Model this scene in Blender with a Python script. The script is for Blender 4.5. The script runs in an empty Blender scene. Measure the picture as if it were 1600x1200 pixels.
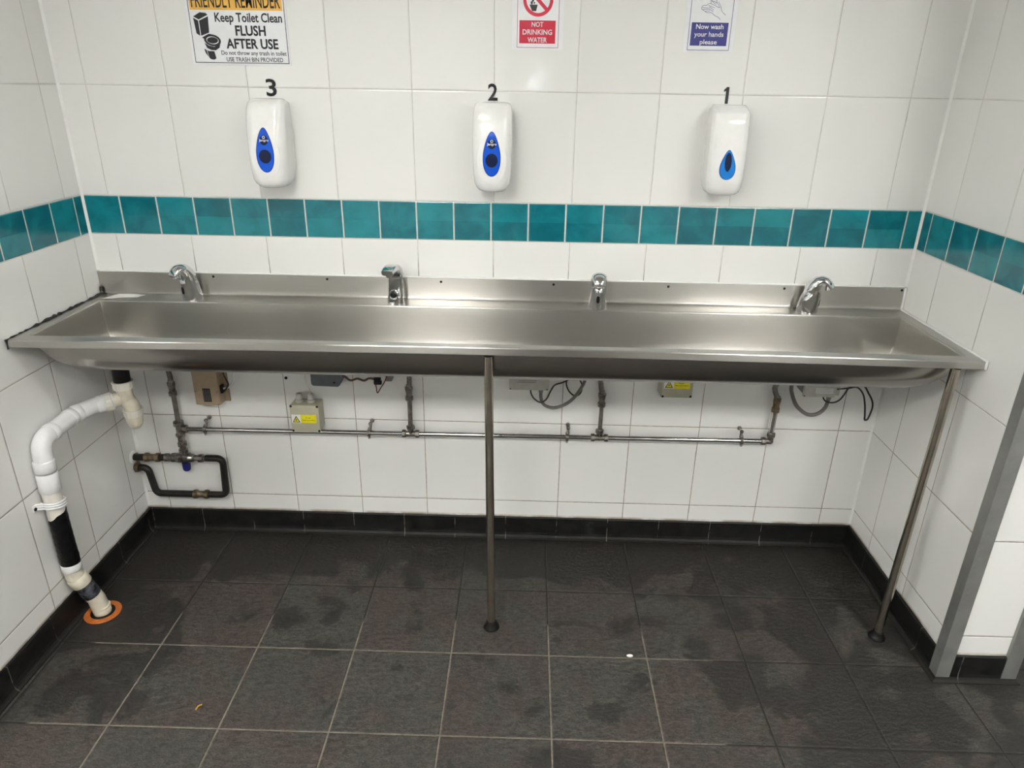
import bpy, bmesh, math, random
from mathutils import Vector, Matrix
from math import pi, sin, cos, radians
random.seed(7)
S = bpy.context.scene
COL = S.collection

# ------------------------------------------------------------------ camera, world, light, exposure
cd = bpy.data.cameras.new('camera'); cam = bpy.data.objects.new('camera', cd); COL.objects.link(cam)
cam.location = (0.1091, -2.3083, 1.6225)
cam.rotation_euler = (radians(67.0723), radians(-0.8535), radians(1.3774))
cd.sensor_fit = 'HORIZONTAL'; cd.sensor_width = 36.0; cd.lens = 24.792; cd.clip_start = 0.02
S.camera = cam
W = bpy.data.worlds.new('world'); S.world = W; W.use_nodes = True
W.node_tree.nodes['Background'].inputs[0].default_value = (0.9, 0.95, 1, 1)
W.node_tree.nodes['Background'].inputs[1].default_value = 0.02
S.view_settings.view_transform = 'Standard'; S.view_settings.look = 'None'
S.view_settings.gamma = 1.0; S.view_settings.use_curve_mapping = False
S.view_settings.exposure = 1.33
LIGHT_FRONT, LIGHT_REAR = 7.0, 26.0     # emission of the two rows of ceiling lights
# the phone's own small torch, beside its lens
ld = bpy.data.lights.new('phone_torch', 'POINT'); ld.energy = 0.35; ld.shadow_soft_size = 0.007; ld.color = (0.86, 0.93, 1)
lo = bpy.data.objects.new('phone_torch', ld); COL.objects.link(lo); lo.location = (0.122, -2.30, 1.632)

# ------------------------------------------------------------------ node helpers
def new_mat(name):
    m = bpy.data.materials.new(name); m.use_nodes = True
    nt = m.node_tree; return m, nt, nt.nodes['Principled BSDF']
def put(nt, inp, v):
    if hasattr(v, 'is_linked') or isinstance(v, bpy.types.NodeSocket): nt.links.new(v, inp)
    else: inp.default_value = v
def MA(nt, op, a, b=None, c=None, clamp=False):
    n = nt.nodes.new('ShaderNodeMath'); n.operation = op; n.use_clamp = clamp
    for i, v in enumerate((a, b, c)):
        if v is not None: put(nt, n.inputs[i], v)
    return n.outputs[0]
def SS(nt, v, a, b, o0=0.0, o1=1.0):
    n = nt.nodes.new('ShaderNodeMapRange'); n.interpolation_type = 'SMOOTHSTEP'
    put(nt, n.inputs['Value'], v)
    for k, x in (('From Min', a), ('From Max', b), ('To Min', o0), ('To Max', o1)): n.inputs[k].default_value = x
    return n.outputs[0]
def MIX(nt, f, a, b):
    n = nt.nodes.new('ShaderNodeMix'); n.data_type = 'RGBA'
    put(nt, n.inputs[0], f)
    for i, v in ((6, a), (7, b)):
        if isinstance(v, tuple) and len(v) == 3: v = v + (1,)
        put(nt, n.inputs[i], v)
    return n.outputs[2]
def FMIX(nt, f, a, b):
    n = nt.nodes.new('ShaderNodeMix'); n.data_type = 'FLOAT'
    put(nt, n.inputs[0], f); put(nt, n.inputs[2], a); put(nt, n.inputs[3], b); return n.outputs[0]
def NOISE(nt, vec, scale, detail=3.0, rough=0.55, dist=0.0):
    n = nt.nodes.new('ShaderNodeTexNoise'); nt.links.new(vec, n.inputs['Vector'])
    n.inputs['Scale'].default_value = scale; n.inputs['Detail'].default_value = detail
    n.inputs['Roughness'].default_value = rough; n.inputs['Distortion'].default_value = dist
    return n.outputs[0]
def COMB(nt, x, y, z):
    n = nt.nodes.new('ShaderNodeCombineXYZ')
    for i, v in enumerate((x, y, z)): put(nt, n.inputs[i], v)
    return n.outputs[0]
def WHITE(nt, vec):
    n = nt.nodes.new('ShaderNodeTexWhiteNoise'); n.noise_dimensions = '3D'; nt.links.new(vec, n.inputs['Vector'])
    s = nt.nodes.new('ShaderNodeSeparateColor'); nt.links.new(n.outputs['Color'], s.inputs[0])
    return s.outputs
def POS(nt):
    g = nt.nodes.new('ShaderNodeNewGeometry'); s = nt.nodes.new('ShaderNodeSeparateXYZ')
    nt.links.new(g.outputs['Position'], s.inputs[0]); return g.outputs['Position'], s.outputs
def BUMP(nt, bsdf, h, strength=1.0, dist=1.0):
    b = nt.nodes.new('ShaderNodeBump'); b.inputs['Strength'].default_value = strength
    b.inputs['Distance'].default_value = dist; nt.links.new(h, b.inputs['Height'])
    nt.links.new(b.outputs[0], bsdf.inputs['Normal'])
def plain(name, col, rough=0.5, metal=0.0, noise=0.0, nscale=40, bump=0.0, coat=0.0, spec=0.5, emit=None):
    m, nt, b = new_mat(name)
    b.inputs['Roughness'].default_value = rough; b.inputs['Metallic'].default_value = metal
    b.inputs['Coat Weight'].default_value = coat; b.inputs['Specular IOR Level'].default_value = spec
    tc = nt.nodes.new('ShaderNodeTexCoord'); v = tc.outputs['Object']
    n = NOISE(nt, v, nscale, 4)
    k = noise if noise else 0.06
    lo_, hi = tuple(c * (1 - k) for c in col), tuple(min(1, c * (1 + k)) for c in col)
    nt.links.new(MIX(nt, SS(nt, n, 0.3, 0.7), lo_, hi), b.inputs['Base Color'])
    if bump: BUMP(nt, b, MA(nt, 'MULTIPLY', n, bump))
    if emit:
        b.inputs['Emission Color'].default_value = col + (1,); b.inputs['Emission Strength'].default_value = emit
    return m

def dist_line(nt, t, P):      # metres to the nearest grid line and cell id
    q = MA(nt, 'DIVIDE', t, P)
    idn = MA(nt, 'FLOOR', MA(nt, 'ADD', q, 0.0))
    fr = MA(nt, 'SUBTRACT', q, idn)
    d = MA(nt, 'MULTIPLY', MA(nt, 'SUBTRACT', 0.5, MA(nt, 'ABSOLUTE', MA(nt, 'SUBTRACT', fr, 0.5))), P)
    return d, idn, fr

def wall_tile(name, axis, u0, ub):
    m, nt, b = new_mat(name)
    pos, xyz = POS(nt); u = xyz[axis]; z = xyz[2]
    band = MA(nt, 'MULTIPLY', MA(nt, 'GREATER_THAN', z, 1.1534), MA(nt, 'LESS_THAN', z, 1.2764))
    vz = MA(nt, 'SUBTRACT', MA(nt, 'SUBTRACT', z, 0.163), MA(nt, 'MULTIPLY', MA(nt, 'GREATER_THAN', z, 1.215), 0.1234))
    dv, iv, fv = dist_line(nt, vz, 0.33)
    d1, i1, f1 = dist_line(nt, MA(nt, 'SUBTRACT', u, u0), 0.25)
    d2, i2, f2 = dist_line(nt, MA(nt, 'SUBTRACT', u, ub), 0.1207)
    wob = MA(nt, 'MULTIPLY', MA(nt, 'SUBTRACT', NOISE(nt, pos, 55, 2), 0.5), 0.0011)
    du = MA(nt, 'SUBTRACT', FMIX(nt, band, d1, d2), FMIX(nt, band, 0.0010, 0.0021))
    dvv = MA(nt, 'SUBTRACT', dv, FMIX(nt, band, 0.0011, 0.0017))
    d = MA(nt, 'ADD', MA(nt, 'MINIMUM', du, dvv), wob)
    grout = SS(nt, d, 0.0005, -0.0004)
    cell = COMB(nt, FMIX(nt, band, i1, i2), iv, MA(nt, 'ADD', MA(nt, 'MULTIPLY', band, 7.3), axis * 3.1))
    rnd = WHITE(nt, cell)
    fu = FMIX(nt, band, f1, f2)
    # colours
    white = MIX(nt, rnd[0], (0.780, 0.778, 0.755), (0.808, 0.806, 0.782))
    cloud = NOISE(nt, COMB(nt, MA(nt, 'ADD', u, MA(nt, 'MULTIPLY', i2, 3.7)), z, 0.0), 16, 3, 0.5, 0.6)
    tl = MA(nt, 'ADD', MA(nt, 'MULTIPLY', cloud, 0.75), MA(nt, 'MULTIPLY', rnd[1], 0.35))
    edge = SS(nt, MA(nt, 'MINIMUM', du, dvv), 0.0, 0.006)
    teal = MIX(nt, SS(nt, tl, 0.28, 0.85), (0.0015, 0.115, 0.150), (0.009, 0.225, 0.265))
    teal = MIX(nt, edge, MIX(nt, 0.35, teal, (0.03, 0.26, 0.30)), teal)
    tile = MIX(nt, band, white, teal)
    dirt = NOISE(nt, pos, 9, 3)
    low = SS(nt, z, 0.95, 0.75)
    g_up = MIX(nt, SS(nt, dirt, 0.35, 0.7), (0.60, 0.59, 0.53), (0.47, 0.455, 0.40))
    g_lo = MIX(nt, SS(nt, dirt, 0.35, 0.65), (0.30, 0.23, 0.15), (0.15, 0.12, 0.085))
    gcol = MIX(nt, band, MIX(nt, low, g_up, g_lo), (0.62, 0.60, 0.54))
    splashline = MA(nt, 'MULTIPLY', SS(nt, z, 1.12, 1.04), SS(nt, z, 0.9, 1.0))
    gcol = MIX(nt, MA(nt, 'MULTIPLY', splashline, 0.75), gcol, (0.10, 0.09, 0.075))
    rust = MA(nt, 'MULTIPLY', SS(nt, z, 0.105, 0.093), SS(nt, dirt, 0.3, 0.6))
    col = MIX(nt, grout, tile, gcol)
    col = MIX(nt, MA(nt, 'MULTIPLY', rust, 0.8), col, (0.23, 0.15, 0.07))
    nt.links.new(col, b.inputs['Base Color'])
    nt.links.new(FMIX(nt, grout, FMIX(nt, band, 0.11, 0.16), 0.75), b.inputs['Roughness'])
    # relief: grout groove, cushioned edge, slight tilt and waviness of each tile
    h = MA(nt, 'MULTIPLY', SS(nt, d, -0.0008, 0.0035), 0.0009)
    tilt = MA(nt, 'ADD', MA(nt, 'MULTIPLY', MA(nt, 'MULTIPLY', MA(nt, 'SUBTRACT', rnd[0], 0.5), fu), 0.0022),
              MA(nt, 'MULTIPLY', MA(nt, 'MULTIPLY', MA(nt, 'SUBTRACT', rnd[1], 0.5), fv), 0.003))
    wave = MA(nt, 'MULTIPLY', NOISE(nt, pos, 11, 1.5), FMIX(nt, band, 0.0012, 0.0032))
    BUMP(nt, b, MA(nt, 'ADD', MA(nt, 'ADD', h, tilt), wave))
    return m

STAINS = [(0.359, -0.836, .055, .034), (0.475, -0.716, .030, .034), (0.23, -0.555, .016, .014), (-1.042, -0.833, .070, .070), (-0.977, -0.853, .040, .055), (-1.193, -0.827, .055, .09), (-1.079, -0.714, .12, .050),
          (0.83, -0.449, .070, .050), (0.553, -0.461, .042, .030), (-0.25, -0.687, .024, .018), (-0.201, -0.801, .016, .013), (-0.074, -0.83, .014, .012), (0.525, -0.112, .040, .026), (1.161, -0.839, .11, .04),
          (0.928, -0.77, .19, .06), (1.112, -0.679, .11, .055), (0.235, -0.994, .10, .045), (1.243, -0.138, .14, .12), (-1.219, -0.188, .15, .17)]
def floor_mat():
    m, nt, b = new_mat('slate_floor_tiles')
    pos, xyz = POS(nt); x, y = xyz[0], xyz[1]
    d1, i1, f1 = dist_line(nt, MA(nt, 'SUBTRACT', x, 0.2066), 0.3022)
    d2, i2, f2 = dist_line(nt, MA(nt, 'ADD', y, 0.3221), 0.3022)
    wob = MA(nt, 'MULTIPLY', MA(nt, 'SUBTRACT', NOISE(nt, pos, 70, 3), 0.5), 0.003)
    d = MA(nt, 'ADD', MA(nt, 'SUBTRACT', MA(nt, 'MINIMUM', d1, d2), 0.0021), wob)
    grout = SS(nt, d, 0.0007, -0.0007)
    rnd = WHITE(nt, COMB(nt, i1, i2, 2.0))
    # slate relief runs across the tile at a slant
    mp = nt.nodes.new('ShaderNodeMapping'); nt.links.new(pos, mp.inputs[0])
    mp.inputs['Rotation'].default_value = (0, 0, radians(-34)); mp.inputs['Scale'].default_value = (0.75, 1.35, 1)
    r1 = NOISE(nt, mp.outputs[0], 60, 8, 0.74, 0.35); r2 = NOISE(nt, mp.outputs[0], 210, 6, 0.78)
    big = NOISE(nt, pos, 5.2, 4, 0.6, 0.3); mid = NOISE(nt, pos, 15, 5, 0.65); hue = NOISE(nt, pos, 7.3, 4, 0.6)
    hue = SS(nt, MA(nt, 'ADD', hue, MA(nt, 'MULTIPLY', MA(nt, 'SUBTRACT', rnd[1], 0.5), 0.22)), 0.42, 0.58)
    g = SS(nt, MA(nt, 'ADD', MA(nt, 'MULTIPLY', r1, 0.5), MA(nt, 'MULTIPLY', r2, 0.5)), 0.41, 0.60)
    c = MIX(nt, hue, MIX(nt, g, (0.018, 0.0172, 0.0135), (0.092, 0.088, 0.073)), MIX(nt, g, (0.021, 0.0150, 0.0125), (0.102, 0.077, 0.066)))
    c = MIX(nt, MA(nt, 'MULTIPLY', SS(nt, mid, 0.35, 0.62), 0.22), c, (0.022, 0.021, 0.018))
    c = MIX(nt, MA(nt, 'MULTIPLY', SS(nt, r2, 0.61, 0.70), 0.9), c, (0.26, 0.235, 0.205))
    c = MIX(nt, MA(nt, 'MULTIPLY', rnd[0], 0.22), c, (0.034, 0.032, 0.028))
    # damp patches (walls, right, drips), with the trough's shade painted in at the back
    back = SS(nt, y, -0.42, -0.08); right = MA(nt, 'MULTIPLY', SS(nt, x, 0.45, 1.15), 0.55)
    leftc = MA(nt, 'MULTIPLY', SS(nt, x, -0.80, -1.2), SS(nt, y, -1.0, -0.5))
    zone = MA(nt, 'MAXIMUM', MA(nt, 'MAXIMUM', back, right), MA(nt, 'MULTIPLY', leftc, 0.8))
    wet_shade = SS(nt, MA(nt, 'ADD', big, MA(nt, 'MULTIPLY', zone, 0.27)), 0.585, 0.635)
    drip = SS(nt, NOISE(nt, pos, 13, 2.5, 0.5, 0.2), 0.70, 0.725)
    wet_shade = MA(nt, 'MAXIMUM', wet_shade, drip)
    # individual spills and scuffs: centre x, y and half sizes
    edge_n = NOISE(nt, pos, 24, 4, 0.65)
    for sx, sy, rx, ry in STAINS:
        ex = MA(nt, 'DIVIDE', MA(nt, 'SUBTRACT', x, sx), rx); ey = MA(nt, 'DIVIDE', MA(nt, 'SUBTRACT', y, sy), ry)
        q = MA(nt, 'ADD', MA(nt, 'ADD', MA(nt, 'MULTIPLY', ex, ex), MA(nt, 'MULTIPLY', ey, ey)), MA(nt, 'MULTIPLY', MA(nt, 'SUBTRACT', edge_n, 0.5), 4.2))
        wet_shade = MA(nt, 'MAXIMUM', wet_shade, SS(nt, q, 1.0, 0.75))
    c = MIX(nt, MA(nt, 'MULTIPLY', wet_shade, 0.78), c, (0.014, 0.013, 0.011))  # damp darkening, deepened to hold the trough's shade as well
    gm = MA(nt, 'MULTIPLY', MA(nt, 'MULTIPLY', SS(nt, y, -0.36, -0.62), SS(nt, x, 0.95, 0.35)), SS(nt, x, -1.29, -1.15))
    gm = SS(nt, MA(nt, 'ADD', MA(nt, 'MULTIPLY', gm, 0.62), MA(nt, 'MULTIPLY', NOISE(nt, pos, 8, 3), 0.6)), 0.52, 0.66)
    gc = MIX(nt, gm, (0.016, 0.015, 0.013), MIX(nt, SS(nt, mid, 0.35, 0.65), (0.17, 0.145, 0.115), (0.245, 0.215, 0.175)))
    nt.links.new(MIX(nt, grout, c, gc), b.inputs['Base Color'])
    nt.links.new(FMIX(nt, grout, FMIX(nt, wet_shade, 0.40, 0.30), 0.8), b.inputs['Roughness'])
    h = MA(nt, 'ADD', MA(nt, 'MULTIPLY', r1, 0.0065), MA(nt, 'MULTIPLY', r2, 0.0022))
    h = MA(nt, 'ADD', h, MA(nt, 'MULTIPLY', SS(nt, d, -0.001, 0.004), 0.0016))
    BUMP(nt, b, h, 0.9)
    return m

def skirt_mat(name, axis, u0):
    m, nt, b = new_mat(name)
    pos, xyz = POS(nt); u = xyz[axis]
    d1, i1, f1 = dist_line(nt, MA(nt, 'SUBTRACT', u, u0), 0.1962)
    n = NOISE(nt, pos, 22, 5, 0.65); n2 = NOISE(nt, pos, 4, 3)
    grout = MA(nt, 'MULTIPLY', SS(nt, d1, 0.0017, 0.0008), SS(nt, NOISE(nt, pos, 30, 2), 0.38, 0.55))
    c = MIX(nt, SS(nt, n, 0.3, 0.75), (0.005, 0.005, 0.0048), (0.014, 0.014, 0.0135))
    c = MIX(nt, MA(nt, 'MULTIPLY', SS(nt, n, 0.6, 0.8), SS(nt, n2, 0.45, 0.6)), c, (0.045, 0.043, 0.04))
    foot = MA(nt, 'MULTIPLY', SS(nt, xyz[2], 0.016, 0.004), 0.7)
    c = MIX(nt, foot, c, (0.022, 0.020, 0.017))
    c = MIX(nt, grout, c, (0.16, 0.15, 0.13))
    nt.links.new(c, b.inputs['Base Color'])
    nt.links.new(SS(nt, n, 0.3, 0.7, 0.30, 0.5), b.inputs['Roughness']); b.inputs['Specular IOR Level'].default_value = 0.3
    BUMP(nt, b, MA(nt, 'MULTIPLY', n, 0.0012), 0.6)
    return m

def steel_mat(name, base, rough, aniso, scratch=0.00012):
    m, nt, b = new_mat(name)
    b.inputs['Metallic'].default_value = 1.0
    uv = nt.nodes.new('ShaderNodeUVMap'); uv.uv_map = 'UVMap'
    mp = nt.nodes.new('ShaderNodeMapping'); nt.links.new(uv.outputs[0], mp.inputs[0]); mp.inputs['Scale'].default_value = (260, 2.2, 1)
    br = NOISE(nt, mp.outputs[0], 1.0, 4, 0.6)
    mp2 = nt.nodes.new('ShaderNodeMapping'); nt.links.new(uv.outputs[0], mp2.inputs[0]); mp2.inputs['Scale'].default_value = (7, 2.0, 1)
    sm = NOISE(nt, mp2.outputs[0], 1.0, 3)
    pos, xyz = POS(nt)
    spots = SS(nt, NOISE(nt, pos, 28, 4, 0.6), 0.66, 0.74)
    lo_, hi = tuple(c * 0.90 for c in base), tuple(c * 1.06 for c in base)
    c = MIX(nt, MA(nt, 'ADD', MA(nt, 'MULTIPLY', br, 0.5), MA(nt, 'MULTIPLY', sm, 0.5)), lo_, hi)
    c = MIX(nt, MA(nt, 'MULTIPLY', spots, 0.10), c, (0.75, 0.74, 0.72))
    nt.links.new(c, b.inputs['Base Color'])
    nt.links.new(MA(nt, 'ADD', rough - 0.04, MA(nt, 'MULTIPLY', sm, 0.09)), b.inputs['Roughness'])
    b.inputs['Anisotropic'].default_value = aniso
    tg = nt.nodes.new('ShaderNodeTangent'); tg.direction_type = 'UV_MAP'; tg.uv_map = 'UVMap'
    nt.links.new(tg.outputs[0], b.inputs['Tangent'])
    # gently uneven sheet
    w = NOISE(nt, pos, 3.2, 1.5)
    BUMP(nt, b, MA(nt, 'ADD', MA(nt, 'MULTIPLY', br, scratch * 0.3), MA(nt, 'MULTIPLY', w, 0.0012)), 1.0)
    return m

# ------------------------------------------------------------------ object helpers
def finish(me, smooth=None):
    if smooth is not None:
        me.polygons.foreach_set('use_smooth', [True] * len(me.polygons))
        if smooth < 180: me.set_sharp_from_angle(angle=radians(smooth))
    me.update()
def obj(name, bm, m, parent=None, smooth=None, label=None, loc=None):
    bmesh.ops.recalc_face_normals(bm, faces=bm.faces[:])
    me = bpy.data.meshes.new(name); bm.to_mesh(me); bm.free(); finish(me, smooth)
    me.materials.append(m)
    o = bpy.data.objects.new(name, me); COL.objects.link(o)
    if loc: o.location = loc
    if parent: o.parent = parent
    if label: o['label'] = label
    return o
def thing(name, label, cat, loc=(0, 0, 0), rotz=0.0, group=None):
    o = bpy.data.objects.new(name, None); COL.objects.link(o); o.empty_display_size = 0.05
    o.location = loc; o.rotation_euler = (0, 0, rotz); return tag(o, label, cat, group)
def tag(o, label, cat, group=None):
    o['label'] = label; o['category'] = cat
    if group: o['group'] = group
    return o
def structure(o): o['kind'] = 'structure'; return o

def box(bm, x0, x1, y0, y1, z0, z1, bev=0.0, seg=2):
    r = bmesh.ops.create_cube(bm, size=1.0)
    vs = r['verts']
    for v in vs:
        v.co = Vector((x0 + (v.co.x + .5) * (x1 - x0), y0 + (v.co.y + .5) * (y1 - y0), z0 + (v.co.z + .5) * (z1 - z0)))
    if bev:
        es = list({e for v in vs for e in v.link_edges})
        bmesh.ops.bevel(bm, geom=es, offset=bev, segments=seg, affect='EDGES', profile=0.5)
    return bm
def loft(bm, rings, cap0=True, cap1=True, closed=True):
    vr = [[bm.verts.new(p) for p in r] for r in rings]
    n = len(vr[0])
    for a, b_ in zip(vr, vr[1:]):
        for i in range(n if closed else n - 1):
            j = (i + 1) % n
            try: bm.faces.new((a[i], a[j], b_[j], b_[i]))
            except ValueError: pass
    if cap0: bm.faces.new(vr[0][::-1])
    if cap1: bm.faces.new(vr[-1])
    return vr
def fillet(pts, R, n=7):
    pts = [Vector(p) for p in pts]; out = [pts[0]]
    for a, b_, c in zip(pts, pts[1:], pts[2:]):
        u = (a - b_); w = (c - b_); lu, lw = u.length, w.length; u.normalize(); w.normalize()
        ang = u.angle(w)
        if ang > pi - 0.02: out.append(b_); continue
        t = min(R / math.tan(ang / 2), lu * 0.49, lw * 0.49)
        r = t * math.tan(ang / 2); bis = (u + w).normalized(); cc = b_ + bis * (r / sin(ang / 2))
        s, e = b_ + u * t - cc, b_ + w * t - cc
        tot = s.angle(e); ax = s.cross(e).normalized()
        for i in range(n + 1): out.append(cc + Matrix.Rotation(tot * i / n, 3, ax) @ s)
    out.append(pts[-1]); return out
def smooth_curve(pts, n=6):
    P = [Vector(p) for p in pts]; P = [2 * P[0] - P[1]] + P + [2 * P[-1] - P[-2]]; out = []
    for i in range(1, len(P) - 2):
        for k in range(n):
            t = k / n; a, b_, c, d = P[i - 1], P[i], P[i + 1], P[i + 2]
            out.append(0.5 * ((2 * b_) + (c - a) * t + (2 * a - 5 * b_ + 4 * c - d) * t * t + (3 * b_ - a - 3 * c + d) * t ** 3))
    out.append(P[-2]); return out
def tube(bm, pts, r, seg=14, caps=True):
    pts = [Vector(p) for p in pts]
    pts = [p for i, p in enumerate(pts) if i == 0 or (p - pts[i - 1]).length > 1e-6]
    tan = [(pts[min(i + 1, len(pts) - 1)] - pts[max(i - 1, 0)]).normalized() for i in range(len(pts))]
    up = Vector((0, 0, 1)) if abs(tan[0].z) < 0.9 else Vector((1, 0, 0))
    u = (up - tan[0] * up.dot(tan[0])).normalized(); rings = []
    for i, p in enumerate(pts):
        if i: u = (u - tan[i] * u.dot(tan[i])).normalized()
        w = tan[i].cross(u); rr = r[i] if isinstance(r, (list, tuple)) else r
        rings.append([p + u * (rr * cos(2 * pi * k / seg)) + w * (rr * sin(2 * pi * k / seg)) for k in range(seg)])
    loft(bm, rings, caps, caps); return bm
def lathe(bm, prof, org, axis, seg=24, poly=None):
    """prof: (h, r) along axis; poly=6 turns it into a hexagonal nut profile"""
    axis = Vector(axis).normalized(); org = Vector(org)
    up = Vector((0, 0, 1)) if abs(axis.z) < 0.9 else Vector((1, 0, 0))
    u = (up - axis * up.dot(axis)).normalized(); w = axis.cross(u); s = poly or seg
    loft(bm, [[org + axis * h + u * (r * cos(2 * pi * k / s)) + w * (r * sin(2 * pi * k / s)) for k in range(s)] for h, r in prof])
    return bm
def nut(bm, org, axis, length, r):
    lathe(bm, [(-length / 2, r * .9), (-length / 2 + .0015, r), (length / 2 - .0015, r), (length / 2, r * .9)], org, axis, poly=8)
def ball(bm, c, r, seg=12):
    bmesh.ops.create_uvsphere(bm, u_segments=seg, v_segments=seg // 2 + 2, radius=r, matrix=Matrix.Translation(c)); return bm
def poly_plate(bm, pts, y0, y1):
    """flat outline in x,z given a thickness from y0 (front) to y1 (back)"""
    f = [bm.verts.new((x, y0, z)) for x, z in pts]; k = [bm.verts.new((x, y1, z)) for x, z in pts]
    n = len(pts); bm.faces.new(f); bm.faces.new(k[::-1])
    for i in range(n): bm.faces.new((f[i], k[i], k[(i + 1) % n], f[(i + 1) % n]))
    return bm
def frame_plate(bm, x0, x1, z0, z1, w, y0, y1):
    for a in ((x0, x1, z0, z0 + w), (x0, x1, z1 - w, z1), (x0, x0 + w, z0 + w, z1 - w), (x1 - w, x1, z0 + w, z1 - w)):
        box(bm, a[0], a[1], y0, y1, a[2], a[3])
    return bm

def steel_uv(o):
    me = o.data; uv = me.uv_layers.new(name='UVMap')
    for p in me.polygons:
        side = abs(p.normal.x) > 0.6
        for li in p.loop_indices:
            c = me.vertices[me.loops[li].vertex_index].co
            uv.data[li].uv = (c.y + 3, c.z) if side else (c.z - c.y, c.x)

CAP = None
def text(name, body, x0, x1, zb, cap, y, m, parent, bold=0.02, slant=0.0, thick=0.0004, fn=None):
    """lettering standing on the x,z plane: baseline zb, capital height cap, stretched between x0 and x1"""
    global CAP
    def mesh_of(s, off):
        cu = bpy.data.curves.new('t', 'FONT'); cu.body = s; cu.size = 1.0; cu.offset = off; cu.extrude = 0.0
        cu.resolution_u = 3
        t = bpy.data.objects.new('t', cu); COL.objects.link(t)
        dg = bpy.context.evaluated_depsgraph_get(); dg.update()
        me = bpy.data.meshes.new_from_object(t.evaluated_get(dg))
        bpy.data.objects.remove(t); bpy.data.curves.remove(cu); return me
    if CAP is None:
        me = mesh_of('H', 0.0); CAP = max(v.co.y for v in me.vertices); bpy.data.meshes.remove(me)
    me = mesh_of(body, bold)
    xs = [v.co.x for v in me.vertices]; a, b_ = min(xs), max(xs)
    for v in me.vertices:
        x = x0 + (v.co.x - a) / (b_ - a) * (x1 - x0); z = zb + v.co.y / CAP * cap
        yy = y if fn is None else fn(x, z)
        v.co = Vector((x + slant * (z - zb), yy, z))
    bm = bmesh.new(); bm.from_mesh(me); bpy.data.meshes.remove(me)
    g = bmesh.ops.extrude_face_region(bm, geom=bm.faces[:])
    for v in g['geom']:
        if isinstance(v, bmesh.types.BMVert): v.co.y -= thick
    return obj(name, bm, m, parent)

# ------------------------------------------------------------------ materials
T_BACK = wall_tile('white_tiles_back', 0, 0.0, -0.25)
T_LEFT = wall_tile('white_tiles_left', 1, -0.088, -0.1695)
T_RIGHT = wall_tile('white_tiles_right', 1, -0.160, -0.1742)
T_PIER = wall_tile('white_tiles_pier', 0, 1.35, 1.35)
FLOOR = floor_mat()
SK_X, SK_Y, SK_YR = skirt_mat('slate_skirting_x', 0, 0.0523), skirt_mat('slate_skirting_y', 1, -0.43), skirt_mat('slate_skirting_yr', 1, -0.36)
STEEL = steel_mat('brushed_steel', (0.52, 0.505, 0.475), 0.30, 0.88)
STEEL_IN = steel_mat('brushed_steel_basin', (0.47, 0.455, 0.425), 0.31, 0.88)
STEEL_OUT = steel_mat('steel_underside_darkened', (0.36, 0.34, 0.315), 0.22, 0.5)  # smoother outer finish; base also darkened to paint in the dark floor reflection
POLE = plain('dull_steel_tube', (0.46, 0.42, 0.36), 0.17, 1.0, 0.12, 20)
CHROME = plain('chrome', (0.64, 0.64, 0.645), 0.05, 1.0, 0.02)
CHROME_P = plain('chrome_pipe', (0.56, 0.55, 0.54), 0.09, 1.0, 0.15, 25)
FIT = plain('dull_plated_brass', (0.27, 0.25, 0.225), 0.30, 1.0, 0.45, 60, 0.0012)
BRASS = plain('tarnished_brass', (0.26, 0.20, 0.13), 0.42, 1.0, 0.4, 60, 0.001)
GALV = plain('grey_metal', (0.23, 0.215, 0.195), 0.45, 1.0, 0.2, 60)
BLK = plain('black_plastic', (0.008, 0.008, 0.008), 0.4, noise=0.2, spec=0.25)
BLKPIPE = plain('black_lagged_pipe', (0.015, 0.0135, 0.012), 0.42, noise=0.4, nscale=30, spec=0.3)
TAPE = plain('black_tape', (0.004, 0.004, 0.0045), 0.32, noise=0.4, nscale=60, bump=0.004, spec=0.2)
TAPE2 = plain('glossy_dark_tape', (0.045, 0.048, 0.058), 0.14, noise=0.8, nscale=45, bump=0.014, coat=0.6)
PVC = plain('white_pvc', (0.78, 0.78, 0.78), 0.22, noise=0.03)
CREAM = plain('cream_pvc', (0.66, 0.61, 0.49), 0.35, noise=0.10, nscale=25)
CREAM2 = plain('pale_cream_pvc', (0.72, 0.69, 0.62), 0.33, noise=0.07, nscale=25)
ORANGE = plain('orange_rubber', (0.50, 0.135, 0.022), 0.5, noise=0.18, nscale=50)
BLUE = plain('blue_plastic_cap', (0.008, 0.012, 0.14), 0.4)
TAN = plain('tan_enamel', (0.36, 0.27, 0.18), 0.42, noise=0.06)
JBOX = plain('grey_beige_plastic', (0.43, 0.41, 0.31), 0.5, noise=0.05)
GREY = plain('slate_grey_plastic', (0.105, 0.120, 0.130), 0.42)
PALE = plain('pale_grey_plastic', (0.44, 0.43, 0.39), 0.45)
PALED = plain('grey_plastic', (0.20, 0.20, 0.19), 0.45)
YEL = plain('yellow_label', (0.84, 0.74, 0.015), 0.35)
WHT = plain('white_print', (0.80, 0.81, 0.83), 0.40, noise=0.02)
INK = plain('black_ink', (0.013, 0.012, 0.018), 0.45)
HDR = plain('amber_print', (0.80, 0.45, 0.075), 0.4)
RED = plain('red_print', (0.58, 0.010, 0.045), 0.35)
MAROON = plain('dark_red_line', (0.36, 0.03, 0.09), 0.4)
NAVY = plain('navy_print', (0.026, 0.026, 0.22), 0.35)
LINE = plain('indigo_line', (0.12, 0.12, 0.27), 0.4)
DISP = plain('white_abs', (0.83, 0.83, 0.81), 0.16, noise=0.015, coat=0.3)
DBLUE = plain('blue_window', (0.001, 0.085, 0.62), 0.25, spec=0.25)
DRIM = plain('dark_blue_edge', (0.004, 0.012, 0.25), 0.2)
DEEP = plain('deep_blue_sight', (0.002, 0.008, 0.045), 0.25, spec=0.25)
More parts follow.
